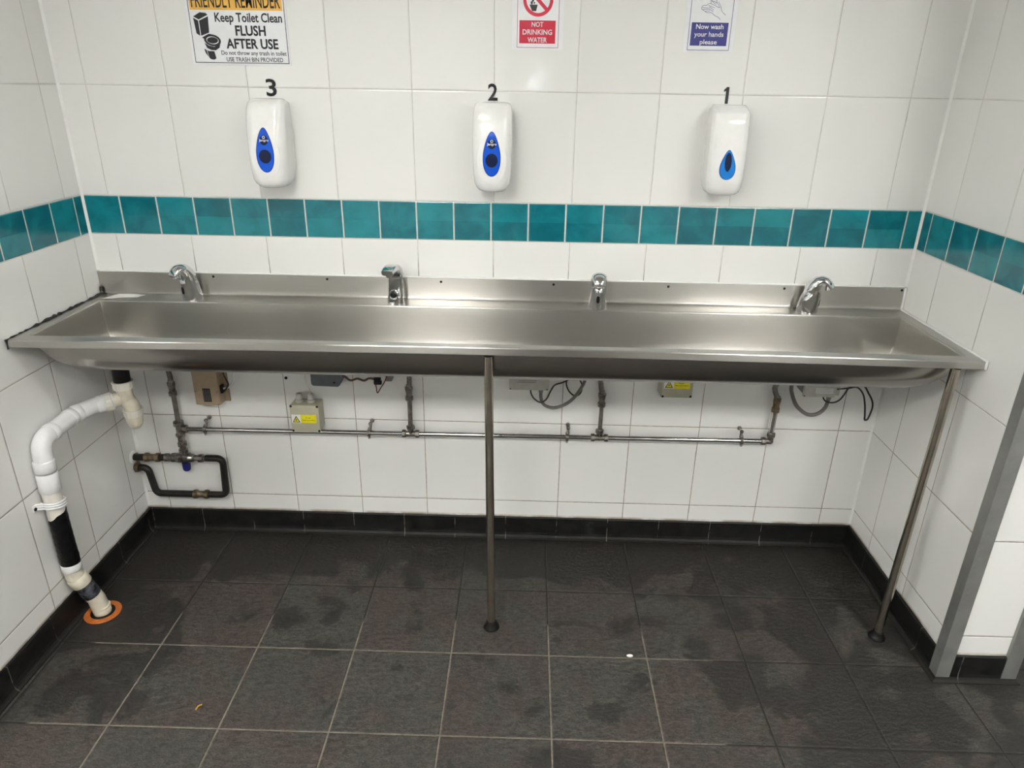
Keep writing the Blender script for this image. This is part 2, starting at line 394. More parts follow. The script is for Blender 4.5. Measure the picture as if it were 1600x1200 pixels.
SKY = plain('light_blue_window', (0.004, 0.20, 0.66), 0.2, spec=0.3)
SEAL = plain('white_sealant', (0.82, 0.82, 0.80), 0.4, noise=0.03)
MOULD = plain('black_mouldy_sealant', (0.014, 0.013, 0.012), 0.55, noise=0.7, nscale=70)
ALU = plain('dull_aluminium', (0.36, 0.365, 0.35), 0.50, 0.75, 0.10, 12)
CEIL = plain('ceiling_paint', (0.80, 0.80, 0.77), 0.7)
ADDED_DOOR = plain('added_door_dark', (0.045, 0.045, 0.048), 0.45)  # for the added door behind the camera
PAPER = plain('white_paper', (0.84, 0.84, 0.81), 0.6)
WIREB, WIRER, WIREN = plain('black_cable', (0.012, 0.012, 0.013), 0.4), plain('red_wire', (0.13, 0.02, 0.014), 0.4), plain('brown_wire', (0.10, 0.05, 0.03), 0.45)
FLEX = plain('grey_conduit', (0.15, 0.14, 0.125), 0.45, noise=0.1)
CRUMB = plain('yellow_crumb', (0.62, 0.36, 0.04), 0.5)
GLOW_F = plain('light_diffuser', (1.0, 0.99, 0.96), 0.5, emit=LIGHT_FRONT)
GLOW_R = plain('bright_light_diffuser', (1.0, 0.99, 0.96), 0.5, emit=LIGHT_REAR)

# ------------------------------------------------------------------ the room
XL, XR, PF, PX, H = -1.336, 1.370, -0.667, 1.586, 2.55
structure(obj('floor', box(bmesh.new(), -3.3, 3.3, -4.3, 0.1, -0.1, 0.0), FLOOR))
structure(obj('ceiling', box(bmesh.new(), -3.3, 3.3, -4.3, 0.1, H, H + 0.1), CEIL))
structure(obj('wall_back', box(bmesh.new(), -3.3, 3.3, 0.0, 0.1, 0.0, H), T_BACK))
structure(obj('wall_left', box(bmesh.new(), XL - 0.21, XL, -1.0, 0.0, 0.0, H), T_LEFT))
bm = box(bmesh.new(), XR, PX, PF, 0.0, 0.0, H)
o = structure(obj('wall_right', bm, T_RIGHT)); o.data.materials.append(T_PIER)
for p in o.data.polygons:
    if p.normal.y < -0.5: p.material_index = 1
structure(obj('wall_front', box(bmesh.new(), -3.3, 3.3, -4.0, -3.9, 0.0, H), T_PIER))
structure(obj('wall_outer_left', box(bmesh.new(), -3.4, -3.3, -4.3, 0.1, 0.0, H), T_LEFT))
structure(obj('wall_outer_right', box(bmesh.new(), 3.3, 3.4, -4.3, 0.1, 0.0, H), T_LEFT))
d = structure(obj('added_reflection_door', box(bmesh.new(), -0.12, 0.72, -3.90, -3.855, 0.0, 2.05, 0.004), ADDED_DOOR))  # unseen door, added so the steel has something dark to reflect
bm = bmesh.new(); tube(bm, [(-0.04, -3.85, 1.02), (-0.04, -3.81, 1.02), (0.08, -3.81, 1.02)], 0.009); obj('added_door_handle', bm, CHROME_P, d, 40)

SKP = [(0.0, 0.0), (0.0, 0.0921), (0.0065, 0.0921), (0.0085, 0.090), (0.0085, 0.026), (0.0105, 0.015), (0.0145, 0.0075), (0.021, 0.004), (0.021, 0.0)]
def skirting(name, a, b_, nrm, m, m0=1, m1=1):
    """a,b: ends on the wall line; nrm: into the room; m0/m1 mitre sign at either end"""
    a, b_, nrm = Vector(a), Vector(b_), Vector(nrm); t = (b_ - a).normalized(); bm = bmesh.new()
    loft(bm, [[a + nrm * q + t * (q * m0) + Vector((0, 0, h)) for q, h in SKP], [b_ + nrm * q - t * (q * m1) + Vector((0, 0, h)) for q, h in SKP]])
    return structure(obj(name, bm, m))
skirting('baseboard_back', (XL, 0, 0), (XR, 0, 0), (0, -1, 0), SK_X)
skirting('baseboard_left', (XL, -1.0, 0), (XL, 0, 0), (1, 0, 0), SK_Y, 0, 1)
skirting('baseboard_right', (XR, 0, 0), (XR, PF, 0), (-1, 0, 0), SK_YR, 1, -1)
skirting('baseboard_pier', (XR, PF, 0), (PX, PF, 0), (0, -1, 0), SK_X, -1, -1)
skirting('baseboard_pier_side', (PX, PF, 0), (PX, 0, 0), (1, 0, 0), SK_YR, -1, 0)
skirting('baseboard_alcove', (PX, 0, 0), (3.3, 0, 0), (0, -1, 0), SK_X, 0, 0)
# aluminium corner guards on the pier
def guard(name, sx, x, w1, w2):
    t = 0.0018; bm = bmesh.new()
    pts = [(x + sx * 0.0, PF + w1), (x - sx * t, PF + w1), (x - sx * t, PF - t), (x + sx * w2, PF - t), (x + sx * w2, PF), (x, PF)]
    off = 0.0088     # stands on the skirting face
    pts = [(x - sx * off, PF + w1), (x - sx * (off + t), PF + w1), (x - sx * (off + t), PF - off - t), (x + sx * w2, PF - off - t), (x + sx * w2, PF - 0.0002), (x - sx * 0.0002, PF - 0.0002), (x - sx * 0.0002, PF + w1)]
    loft(bm, [[Vector((px, py, 0.004)) for px, py in pts], [Vector((px, py, H - 0.002)) for px, py in pts]])
    return structure(obj(name, bm, ALU))
guard('trim_1', 1, XR, 0.026, 0.030)
guard('trim_2', -1, PX, 0.026, 0.034)
# white sealant down the two room corners
for nm, x, sx in (('trim_3', XL, 1), ('trim_4', XR, -1)):
    bm = bmesh.new(); r = 0.0065
    for z0, z1 in ((0.10, 0.80), (1.03, H - 0.002)):
        prof = [(0, 0), (sx * r, 0), (sx * r * .55, -r * .35), (sx * r * .35, -r * .55), (0, -r)]
        loft(bm, [[Vector((x + px, py, z)) for px, py in prof] for z in (z0, z1)])
    structure(obj(nm, bm, SEAL))
# ceiling lights
def ceiling_light(x, y, label, glow):
    t = thing('ceiling_light', label, 'ceiling light', (x, y, H), group='square ceiling light panels')
    bm = bmesh.new(); w = 0.30
    for a in ((-w, w, -w, -w + .02), (-w, w, w - .02, w), (-w, -w + .02, -w + .02, w - .02), (w - .02, w, -w + .02, w - .02)):
        box(bm, a[0], a[1], a[2], a[3], -0.025, 0.0, 0.001)
    obj('frame', bm, CEIL, t)
    bm = bmesh.new()
    for i in range(1, 4):
        q = -w + .02 + i * (2 * w - .04) / 4
        box(bm, q - .006, q + .006, -w + .02, w - .02, -0.025, -0.012); box(bm, -w + .02, w - .02, q - .006, q + .006, -0.0252, -0.0122)
    obj('louvre', bm, CEIL, t)
    obj('diffuser', box(bmesh.new(), -w + .021, w - .021, -w + .021, w - .021, -0.010, -0.002), glow, t)
for y, w, gm in ((-1.45, 'above the trough', GLOW_F), (-2.9, 'farther from the trough', GLOW_R)):
    for x, s in ((-2.7, 'leftmost'), (-0.5, 'middle'), (1.72, 'rightmost')):
        ceiling_light(x, y, f'square white louvred ceiling light, {s} of the row {w}', gm)

# ------------------------------------------------------------------ wash trough
TR = thing('wash_trough', 'long brushed stainless steel wash trough on two posts between the side walls', 'wash trough', (0, 0, 0))
def bow(x, y, z):
    k = max(0.0, 1 - (x / 1.34) ** 2); f = max(0.0, min(1.0, (z - 0.80) / 0.14))
    return z + f * k * (0.0035 + 0.0065 * max(0.0, min(1.0, (-0.445 - y) / 0.04)))
xs = [-1.334, -1.298] + [-1.298 + i * 2.630 / 24 for i in range(1, 24)] + [1.332, 1.368]
ys = [-0.4895, -0.45, -0.088, -0.013]
bm = bmesh.new(); g = {}
def gv(i, j):
    if (i, j) not in g: g[i, j] = bm.verts.new((xs[i], ys[j], bow(xs[i], ys[j], 0.951)))
    return g[i, j]
n = len(xs)
for i in range(n - 1):
    for j in range(3):
        if j == 1 and 0 < i < n - 2: continue
        bm.faces.new((gv(i, j), gv(i + 1, j), gv(i + 1, j + 1), gv(i, j + 1)))
prof = [(-0.4920, 0.9503), (-0.4935, 0.948), (-0.4935, 0.9305), (-0.4920, 0.9290), (-0.478, 0.9290), (-0.478, 0.936)]
rows = [[gv(i, 0) for i in range(n)]] + [[bm.verts.new((xs[i], yy, bow(xs[i], yy, zz))) for i in range(n)] for yy, zz in prof]
for a, b_ in zip(rows, rows[1:]):
    for i in range(n - 1): bm.faces.new((a[i], b_[i], b_[i + 1], a[i + 1]))
rim = obj('rim', bm, STEEL, TR, 18); steel_uv(rim)
# basin
def rrect(x0, x1, y0, y1, rf, rb, z, nl=22):
    pts = []
    def arc(cx, cy, r, a0): return [(cx + r * cos(a0 + i * pi / 2 / 6), cy + r * sin(a0 + i * pi / 2 / 6)) for i in range(7)]
    A = arc(x0 + rf, y0 + rf, rf, pi); B = arc(x1 - rf, y0 + rf, rf, 1.5 * pi); C_ = arc(x1 - rb, y1 - rb, rb, 0); D = arc(x0 + rb, y1 - rb, rb, pi / 2)
    def lin(p, q, k): return [(p[0] + (q[0] - p[0]) * i / k, p[1] + (q[1] - p[1]) * i / k) for i in range(1, k)]
    pts = A + lin(A[-1], B[0], nl) + B + lin(B[-1], C_[0], 4) + C_ + lin(C_[-1], D[0], nl) + D + lin(D[-1], A[0], 4)
    return [Vector((x, y, bow(x, y, z))) for x, y in pts]
spec = [(0.951, 0, .4500, .088, .004, .002), (0.9506, .0019, .4481, .0899, .006, .002), (0.9495, .0035, .4465, .0915, .006, .002), (0.9479, .0046, .4454, .0926, .006, .002), (0.946, .005, .4450, .093, .008, .002),
        (0.915, .0065, .4432, .0942, .02, .002), (0.880, .009, .437, .0955, .05, .002), (0.852, .0118, .420, .097, .085, .002), (0.832, .0155, .397, .099, .12, .003),
        (0.817, .028, .362, .105, .14, .008), (0.8085, .075, .318, .130, .13, .03), (0.805, .15, .285, .165, .05, .05)]
bm = bmesh.new(); loft(bm, [rrect(-1.298 + i_, 1.332 - i_, -f, -b_, rf, rb, z) for z, i_, f, b_, rf, rb in spec], cap0=False, cap1=True)
basin = obj('basin', bm, STEEL_IN, TR, 32); steel_uv(basin)
so = basin.modifiers.new('sheet', 'SOLIDIFY'); so.thickness = 0.0015; so.offset = -1
basin.data.materials.append(STEEL_OUT); so.material_offset = 1; so.material_offset_rim = 0
# upstand against the wall
bm = bmesh.new()
loft(bm, [[Vector((x, -0.0005, 0.930)), Vector((x, -0.0005, 1.0265)), Vector((x, -0.007, 1.0272)), Vector((x, -0.0085, 1.0262)), Vector((x, -0.0095, 0.975)),
           Vector((x, -0.0098, bow(x, 0, 0.9585))), Vector((x, -0.0105, bow(x, 0, 0.9555))), Vector((x, -0.0122, bow(x, 0, 0.9532))), Vector((x, -0.0150, bow(x, 0, 0.9518))), Vector((x, -0.0180, bow(x, 0, 0.9513))), Vector((x, -0.014, 0.930))] for x in xs])
up = obj('splashback', bm, STEEL, TR, 35); steel_uv(up)
for x, z in ((-0.9414, 1.0170), (-0.5571, 1.0162), (-0.1747, 1.0150), (0.2017, 1.0135), (0.5833, 1.0145), (0.967, 1.0160), (1.3531, 1.0185)):
    bm = bmesh.new(); lathe(bm, [(-.001, .0042), (.0008, .0042), (.0016, .0030), (.0016, 0.0002)], (x, -0.0088, z), (0, -1, 0), 14); obj('screw', bm, BLK, TR, 40, 'dark screw head')
# sealant: black and mouldy on the left end, white on the right end and along the top
def bead(pts, r, m, label, rough=0.0):
    P = []
    for a, b_ in zip(pts, pts[1:]):
        a, b_ = Vector(a), Vector(b_); k = max(2, int((b_ - a).length / 0.012))
        P += [a.lerp(b_, i / k) for i in range(k)]
    P.append(Vector(pts[-1]))
    rr = [max(0.0012, r * (1 + rough * random.uniform(-1, 1))) for _ in P]
    bm = bmesh.new(); tube(bm, P, rr, 8); return obj('sealant_bead', bm, m, TR, 60, label)
bead([(XL + .0075, -0.494, 0.925), (XL + .0075, -0.494, 0.951), (XL + .0075, -0.30, 0.953), (XL + .0075, -0.06, 0.953), (XL + .0075, -0.020, 0.956), (XL + .0065, -0.013, 0.975)], 0.0038, MOULD, 'black mouldy sealant along the left end', 0.75)
bead([(XR - .0048, -0.494, 0.930), (XR - .0048, -0.494, 0.952), (XR - .0048, -0.30, 0.953), (XR - .0048, -0.012, 0.953), (XR - .0048, -0.009, 1.027)], 0.0040, SEAL, 'white sealant along the right end', 0.15)
bead([(XL + .01, -0.0042, 1.0285), (XR - .01, -0.0042, 1.0285)], 0.0032, SEAL, 'white sealant along the top edge', 0.2)
for top, bot in (((0.0095, -0.470, 0.934), (0.0228, -0.504, 0.012)), ((1.302, -0.468, 0.928), (1.268, -0.500, 0.012))):
    bm = bmesh.new(); tube(bm, [top, bot], 0.0128, 24)
    lg = obj('leg', bm, POLE, TR, 40)
    t, b_ = Vector(top), Vector(bot)
    ax = (t - b_).normalized()
    bm = bmesh.new(); lathe(bm, [(0, .0138), (.012, .0138), (.014, .012)], t - ax * 0.006, ax, 24); obj('cap', bm, BLK, lg, 40, 'black plastic cap')
    bm = bmesh.new(); lathe(bm, [(0, .026), (.004, .026), (.009, .022), (.016, .0185), (.024, .0165), (.026, .013)], (bot[0], bot[1], 0.0), (0, 0, 1), 24); obj('foot', bm, BLK, lg, 40, 'black round foot')

# ------------------------------------------------------------------ taps
def ell(c, t, w, h, n=20, e=2.0):
    """ring round centre (f,z) whose plane is square to tangent angle t (0 = straight up); local forward is -y"""
    f, z = c; pts = []
    for k in range(n):
        a = 2 * pi * k / n; ca, sa = cos(a), sin(a)
        u = math.copysign(abs(ca) ** (2 / e), ca) * w; v = math.copysign(abs(sa) ** (2 / e), sa) * h
        ff = f + v * cos(t); zz = z - v * sin(t)
        pts.append(Vector((u, -ff, zz)))
    return pts
def make_tap(label, x, y, rot):
    z = bow(x, y, 0.951) + 0.0003
    t = thing('sensor_tap', label, 'tap', (x, y, z), rot, 'chrome sensor taps on the trough')
    bm = bmesh.new()
    loft(bm, [ell((.002, 0), 0, .0290, .0335), ell((.002, .003), 0, .0292, .0338), ell((.0035, .022), .10, .0282, .0330), ell((.007, .045), .22, .0268, .0315), ell((.0125, .066), .42, .0255, .0285), ell((.020, .083), .7, .0240, .0230)])
    obj('body', bm, CHROME, t, 50)
    bm = bmesh.new()
    loft(bm, [ell((.0095, .066), .50, .0262, .0295), ell((.0140, .084), .72, .0268, .0270), ell((.0235, .1005), 1.02, .0262, .0205), ell((.036, .1085), 1.40, .0245, .0148), ell((.049, .1070), 1.75, .0222, .0118),
              ell((.060, .0990), 2.05, .0195, .0095), ell((.0675, .0895), 2.30, .0165, .0075), ell((.069, .0865), 2.4, .0135, .0045)])
    obj('spout', bm, CHROME, t, 50)
    bm = bmesh.new(); lathe(bm, [(0, .0085), (.010, .0085), (.013, .0095), (.0175, .0095), (.0175, .007)], (0, -.054, .0965), (0, -.15, -1), 18); obj('aerator', bm, CHROME_P, t, 40)
    bm = bmesh.new()
    rr = []
    for k in range(16):
        a = 2 * pi * k / 16; u = .0052 * math.copysign(abs(cos(a)) ** .6, cos(a)); v = .0118 * math.copysign(abs(sin(a)) ** .8, sin(a))
        rr.append((u, v))
    f0 = lambda zz: .0362 + .0009 * zz / .03
    loft(bm, [[Vector((u, -(f0(.034 + v) - .004), .034 + v)) for u, v in rr], [Vector((u, -(f0(.034 + v) + .0006), .034 + v)) for u, v in rr]])
    obj('sensor_window', bm, BLK, t, 40, 'black sensor window')
    return t
make_tap('arched chrome sensor tap turned to the left, nearest the left wall', -1.000, -0.0505, radians(-24))
make_tap('arched chrome sensor tap facing straight forward, third from the left wall', 0.3465, -0.057, radians(-4))
make_tap('arched chrome sensor tap turned to the right, nearest the right wall', 1.0325, -0.0505, radians(62))
# the older square tap
t = thing('sensor_tap', 'square chrome tap with a round black sensor, second from the left wall', 'tap', (-0.3185, -0.0505, bow(-0.3185, -.0505, 0.951) + 0.0003), radians(-11), 'chrome sensor taps on the trough')
bm = bmesh.new(); E = 5.0
loft(bm, [ell((-.003, 0), 0, .0265, .027, 24, E), ell((-.003, .003), 0, .0265, .027, 24, E), ell((-.004, .03), -.06, .0240, .0235, 24, E), ell((-.004, .06), .05, .0225, .0205, 24, E), ell((.000, .084), .35, .0215, .0185, 24, E), ell((.008, .099), .8, .0205, .0165, 24, E)])
obj('body', bm, CHROME, t, 40)
bm = bmesh.new()
loft(bm, [ell((-.009, .086), .35, .0225, .0145, 24, E), ell((.000, .106), .7, .0225, .0150, 24, E), ell((.016, .119), 1.2, .0220, .0115, 24, E), ell((.040, .1215), 1.6, .0210, .0105, 24, E), ell((.060, .117), 1.85, .0200, .0105, 24, E), ell((.070, .1125), 2.0, .0190, .0100, 24, E)])
obj('spout', bm, CHROME, t, 40)
bm = bmesh.new(); lathe(bm, [(0, .010), (.014, .010), (.016, .0085)], (0, -.055, .112), (0, -.1, -1), 18); obj('aerator', bm, CHROME_P, t, 40)
bm = bmesh.new(); lathe(bm, [(0, .0165), (.005, .0165), (.0065, .015), (.006, .0115), (.004, .0115)], (0, -.0205, .030), (0, -1, .05), 24); sr = obj('sensor_ring', bm, CHROME_P, t, 40)
bm = bmesh.new(); lathe(bm, [(0, .011), (.0052, .011), (.0062, .008), (.0062, .001)], (0, -.0205, .030), (0, -1, .05), 20); obj('sensor_eye', bm, BLK, sr, 40, 'black round sensor eye')

# ------------------------------------------------------------------ soap dispensers
def lerp_tab(tab, z):
    tab = sorted(tab)
    if z <= tab[0][0]: return tab[0][1:]
    for a, b_ in zip(tab, tab[1:]):
        if z <= b_[0]:
            k = (z - a[0]) / (b_[0] - a[0]); return tuple(p + (q - p) * k for p, q in zip(a[1:], b_[1:]))
    return tab[-1][1:]
def dispenser(label, x, z, tab, rad, win, logo):
    t = thing('soap_dispenser', label, 'soap dispenser', (x, 0, z), group='wall soap dispensers')
    def ring(zz, hw, d, y0, r):
        r = min(r, hw * .9, (d + y0) * .9); pts = [(-hw, y0)]
        for i in range(8): a = pi + i * pi / 2 / 7; pts.append((-hw + r + r * cos(a), -d + r + r * sin(a)))
        for i in range(8): a = 1.5 * pi + i * pi / 2 / 7; pts.append((hw - r + r * cos(a), -d + r + r * sin(a)))
        pts.append((hw, y0)); return [Vector((p, q, zz)) for p, q in pts]
    bm = bmesh.new(); loft(bm, [ring(zz, hw, d, -.030, rad) for zz, hw, d in sorted(tab)]); obj('cover', bm, DISP, t, 38)
    zt = max(r[0] for r in tab)
    bm = bmesh.new(); loft(bm, [ring(zz, lerp_tab(tab, zz)[0] * q, .0305, -.0006, .004) for zz, q in ((.014, .86), (.018, .93), (.06, .965), (zt - .09, .965), (zt - .085, .90), (zt - .03, .90), (zt - .012, .93), (zt - .008, .86))]); obj('back_plate', bm, DISP, t, 40)
    fy = lambda zz: lerp_tab(tab, zz)[1]
    def patch(name, zc, hz, fw, off, m, par, lab=None, nz=28):
        bm = bmesh.new(); rows = []
        for i in range(nz + 1):
            zz = zc - hz + 2 * hz * (i / nz); zz = zc - hz * cos(pi * i / nz); w = max(fw((zz - zc) / hz), 0.0002)
            rows.append([Vector((w * s, -(fy(zz) + off), zz)) for s in (-1, -.6, 0, .6, 1)])
        back = [[p + Vector((0, off + .001, 0)) for p in r] for r in rows]
        loft(bm, [r + b_[::-1] for r, b_ in zip(rows, back)])
        return obj(name, bm, m, par, 40, lab)
    drop = lambda w, sk: (lambda q: w * math.sqrt(max(0, 1 - q * q)) * (1 - sk * q) * (1 - .10 * max(0, q)))
    if win == 'oval':
        zc, hz = .111, .064
        patch('bezel', zc - .002, hz + .013, drop(.0365, .20), .0008, DISP, t)
        patch('bezel', zc - .010, hz + .010, drop(.0435, .10), .0004, DISP, t)
        w = patch('window', zc, hz, drop(.0262, .22), .0016, DRIM, t, 'blue oval window')
        patch('window_pane', zc, hz - .0022, drop(.0242, .22), .0021, DBLUE, w)
        patch('sight_hole', zc - .0175, .0195, lambda q: .0185 * math.sqrt(max(0, 1 - q * q)), .0026, DEEP, w)
        patch('badge', zc + .0285, .0140, lambda q: .0120 * math.sqrt(max(0, 1 - q * q)), .0026, DEEP, w)
        text('lettering', 'Jangro', -.0140, .0145, zc + .0255, .0062, 0, WHT, w, .03, 0, .0003, lambda px, pz: -(fy(pz) + .0029))
        bm = bmesh.new()
        for k in range(8):
            a = k * pi / 4; q = Vector((.0034 * cos(a), 0, zc + .0365 + .0034 * sin(a))); q.y = -(fy(q.z) + .0030); ball(bm, q, .0013, 8)
        obj('emblem', bm, WHT, w, 40)
    else:
        zc, hz = .0905, .0425
        w = patch('window', zc, hz, drop(.0225, .38), .0012, DRIM, t, 'blue teardrop window')
        patch('window_pane', zc, hz - .0015, drop(.0208, .38), .0020, SKY, w)
        patch('sight_hole', zc + .008, .027, lambda q: .0100 * math.sqrt(max(0, 1 - q * q)), .0027, DEEP, w)
    return t
OV = [(0, .034, .094), (.004, .0405, .101), (.012, .048, .107), (.026, .0535, .111), (.055, .0570, .1135), (.10, .0590, .1125), (.16, .0595, .108), (.205, .0590, .100), (.228, .0580, .092), (.242, .0555, .083), (.250, .0515, .073), (.2535, .044, .060), (.2545, .036, .050)]
SQ = [(0, .030, .090), (.003, .040, .098), (.010, .0475, .104), (.022, .0525, .108), (.05, .0550, .1105), (.12, .0560, .1085), (.20, .0555, .1030), (.229, .0545, .0985), (.237, .0535, .094), (.2535, .0485, .066), (.2555, .0465, .060)]
dispenser('white soap dispenser with a blue oval window under the number 3', -0.6805, 1.3225, OV, .030, 'oval', True)
dispenser('white soap dispenser with a blue oval window under the number 2', -0.0015, 1.3225, OV, .030, 'oval', True)
dispenser('squarer white soap dispenser with a small light blue teardrop under the number 1', 0.7010, 1.3245, SQ, .020, 'drop', False)

# numbers over the dispensers
NG = 'black stick-on numbers above the dispensers'
tag(text('wall_number', '3', -0.6940, -0.6625, 1.5835, .0455, -0.0006, INK, None, .018, 0, .002), 'black number 3 stuck on the tiles above the left dispenser', 'number', NG)
tag(text('wall_number', '2', -0.0185, 0.0105, 1.5810, .0450, -0.0006, INK, None, .018, 0, .002), 'black number 2 stuck on the tiles above the middle dispenser', 'number', NG)
bm = poly_plate(bmesh.new(), [(.6970, 1.5815), (.7055, 1.5815), (.7055, 1.6285), (.6985, 1.6285), (.6905, 1.6205), (.6905, 1.6150), (.6970, 1.6180)], -.0026, -.0006)
tag(obj('wall_number', bm, INK), 'black number 1 stuck on the tiles above the right dispenser', 'number', NG)

# ------------------------------------------------------------------ notices
def sheet(name, t, x0, x1, z0, z1, m, th=.0010):
    return obj(name, box(bmesh.new(), x0, x1, -th - .0008, -.0006, z0, z1), m, t)
Y1, Y2 = -.0020, -.0024
NOTE = 'notices on the tiled wall'
t = thing('notice', 'white notice with amber heading and black toilet picture, above dispenser 3', 'notice', (0, 0, 0), group=NOTE)
sheet('panel', t, -.9055, -.6095, 1.6675, 1.8800, WHT)
obj('border', frame_plate(bmesh.new(), -.8985, -.6150, 1.6725, 1.8745, .0018, Y2 + .0002, Y1 + .0004), INK, t)
obj('heading_band', box(bmesh.new(), -.8935, -.6205, Y2 + .0003, Y1 + .0004, 1.8138, 1.8690), HDR, t)
text('lettering', 'FRIENDLY REMINDER', -.8875, -.6260, 1.8205, .0370, Y2, INK, t, .008)
text('lettering', 'Keep Toilet Clean', -.8235, -.6245, 1.7835, .0230, Y2 + .0006, INK, t, .018)
text('lettering', 'FLUSH', -.7665, -.6765, 1.7480, .0250, Y2 + .0006, INK, t, .028)
text('lettering', 'AFTER USE', -.7985, -.6430, 1.7130, .0250, Y2 + .0006, INK, t, .028)
text('lettering', 'Do not throw any trash in toilet', -.8165, -.6210, 1.6950, .0112, Y2 + .0006, INK, t, .008)
text('lettering', 'USE TRASH BIN PROVIDED', -.8030, -.6330, 1.6770, .0115, Y2 + .0006, INK, t, .006)
bm = bmesh.new(); ya, yb = Y2 + .0002, Y1 + .0006
def shrink(pts, k=.965):
    cx = sum(p[0] for p in pts) / len(pts); cz = sum(p[1] for p in pts) / len(pts)
    return [(cx + (p[0] - cx) * k, cz + (p[1] - cz) * k) for p in pts]
for pts in ([(-.8874, 1.7961), (-.8660, 1.8075), (-.8480, 1.8060), (-.8424, 1.8008), (-.8717, 1.7879)],
            [(-.8875, 1.7935), (-.8733, 1.7858), (-.8727, 1.7441), (-.8836, 1.7508)],
            [(-.8715, 1.7858), (-.8422, 1.7982), (-.8450, 1.7534), (-.8708, 1.7445)],
            [(-.8645, 1.7275), (-.8514, 1.7191), (-.8351, 1.7161), (-.8158, 1.7250), (-.8190, 1.7140), (-.8319, 1.7064), (-.8462, 1.7070), (-.8580, 1.7125)],
            [(-.8590, 1.7080), (-.8540, 1.7050), (-.8370, 1.7045), (-.8335, 1.6845), (-.8400, 1.6808), (-.8490, 1.6815), (-.8550, 1.6860)],
            [(-.8670, 1.7110), (-.8605, 1.7080), (-.8560, 1.6880), (-.8640, 1.6990)]):
    poly_plate(bm, shrink(pts), ya, yb)
# seat ring drawn as two nested bands
def ringband(bm, cx, cz, a, b_, a2, b2, rot, n=28):
    P = lambda r1, r2, k: (cx + r1 * cos(k) * cos(rot) - r2 * sin(k) * sin(rot), cz + r1 * cos(k) * sin(rot) + r2 * sin(k) * cos(rot))
    for i in range(n):
        k0, k1 = 2 * pi * i / n, 2 * pi * (i + 1) / n
        poly_plate(bm, [P(a, b_, k0), P(a, b_, k1), P(a2, b2, k1), P(a2, b2, k0)], ya, yb)
ringband(bm, -.8385, 1.7335, .0250, .0158, .0185, .0105, -.12)
poly_plate(bm, [(-.8385 + .0165 * cos(i * pi / 10), 1.7335 + .0085 * sin(i * pi / 10)) for i in range(20)], ya, yb)
poly_plate(bm, [(-.8690, 1.7405), (-.8480, 1.7505), (-.8400, 1.7500), (-.8560, 1.7440), (-.8630, 1.7370)], ya, yb)
obj('pictogram', bm, INK, t, None, 'black toilet picture')

t = thing('notice', 'white and red notice reading not drinking water', 'notice', (0, 0, 0), group=NOTE)
sheet('panel', t, .0520, .2010, 1.7215, 1.9350, WHT)
obj('border', frame_plate(bmesh.new(), .0662, .1880, 1.7265, 1.9290, .0013, Y2 + .0002, Y1 + .0004), MAROON, t)
obj('text_block', box(bmesh.new(), .0730, .1785, Y2 + .0003, Y1 + .0004, 1.7382, 1.7988), RED, t)
text('lettering', 'NOT', .1085, .1430, 1.7823, .0122, Y2, WHT, t, .022)
text('lettering', 'DRINKING', .0825, .1690, 1.7618, .0128, Y2, WHT, t, .022)
text('lettering', 'WATER', .0975, .1545, 1.7412, .0126, Y2, WHT, t, .022)
bm = bmesh.new(); cx, cz = .1262, 1.8520; ringband(bm, cx, cz, .0435, .0435, .0340, .0340, 0, 48)
poly_plate(bm, [(cx - .0285, cz + .0215), (cx - .0215, cz + .0285), (cx + .0285, cz - .0215), (cx + .0215, cz - .0285)], ya - .00015, yb)
obj('prohibition_ring', bm, RED, t)
bm = bmesh.new()
poly_plate(bm, [(.1010, 1.8395), (.1250, 1.8395), (.1205, 1.8228), (.1090, 1.8228)], ya, yb)
for qx, qz, r in ((.1075, 1.8440, .0035), (.1150, 1.8440, .0022), (.1110, 1.8500, .0030)):
    poly_plate(bm, [(qx + r * cos(i * pi / 6), qz + r * 1.2 * sin(i * pi / 6)) for i in range(12)], ya, yb)
poly_plate(bm, [(.1010, 1.8780), (.1400, 1.8780), (.1400, 1.8700), (.1180, 1.8700), (.1180, 1.8600), (.1090, 1.8600), (.1090, 1.8700), (.1010, 1.8700)], ya, yb)
obj('pictogram', bm, INK, t, None, 'black tap and glass picture')

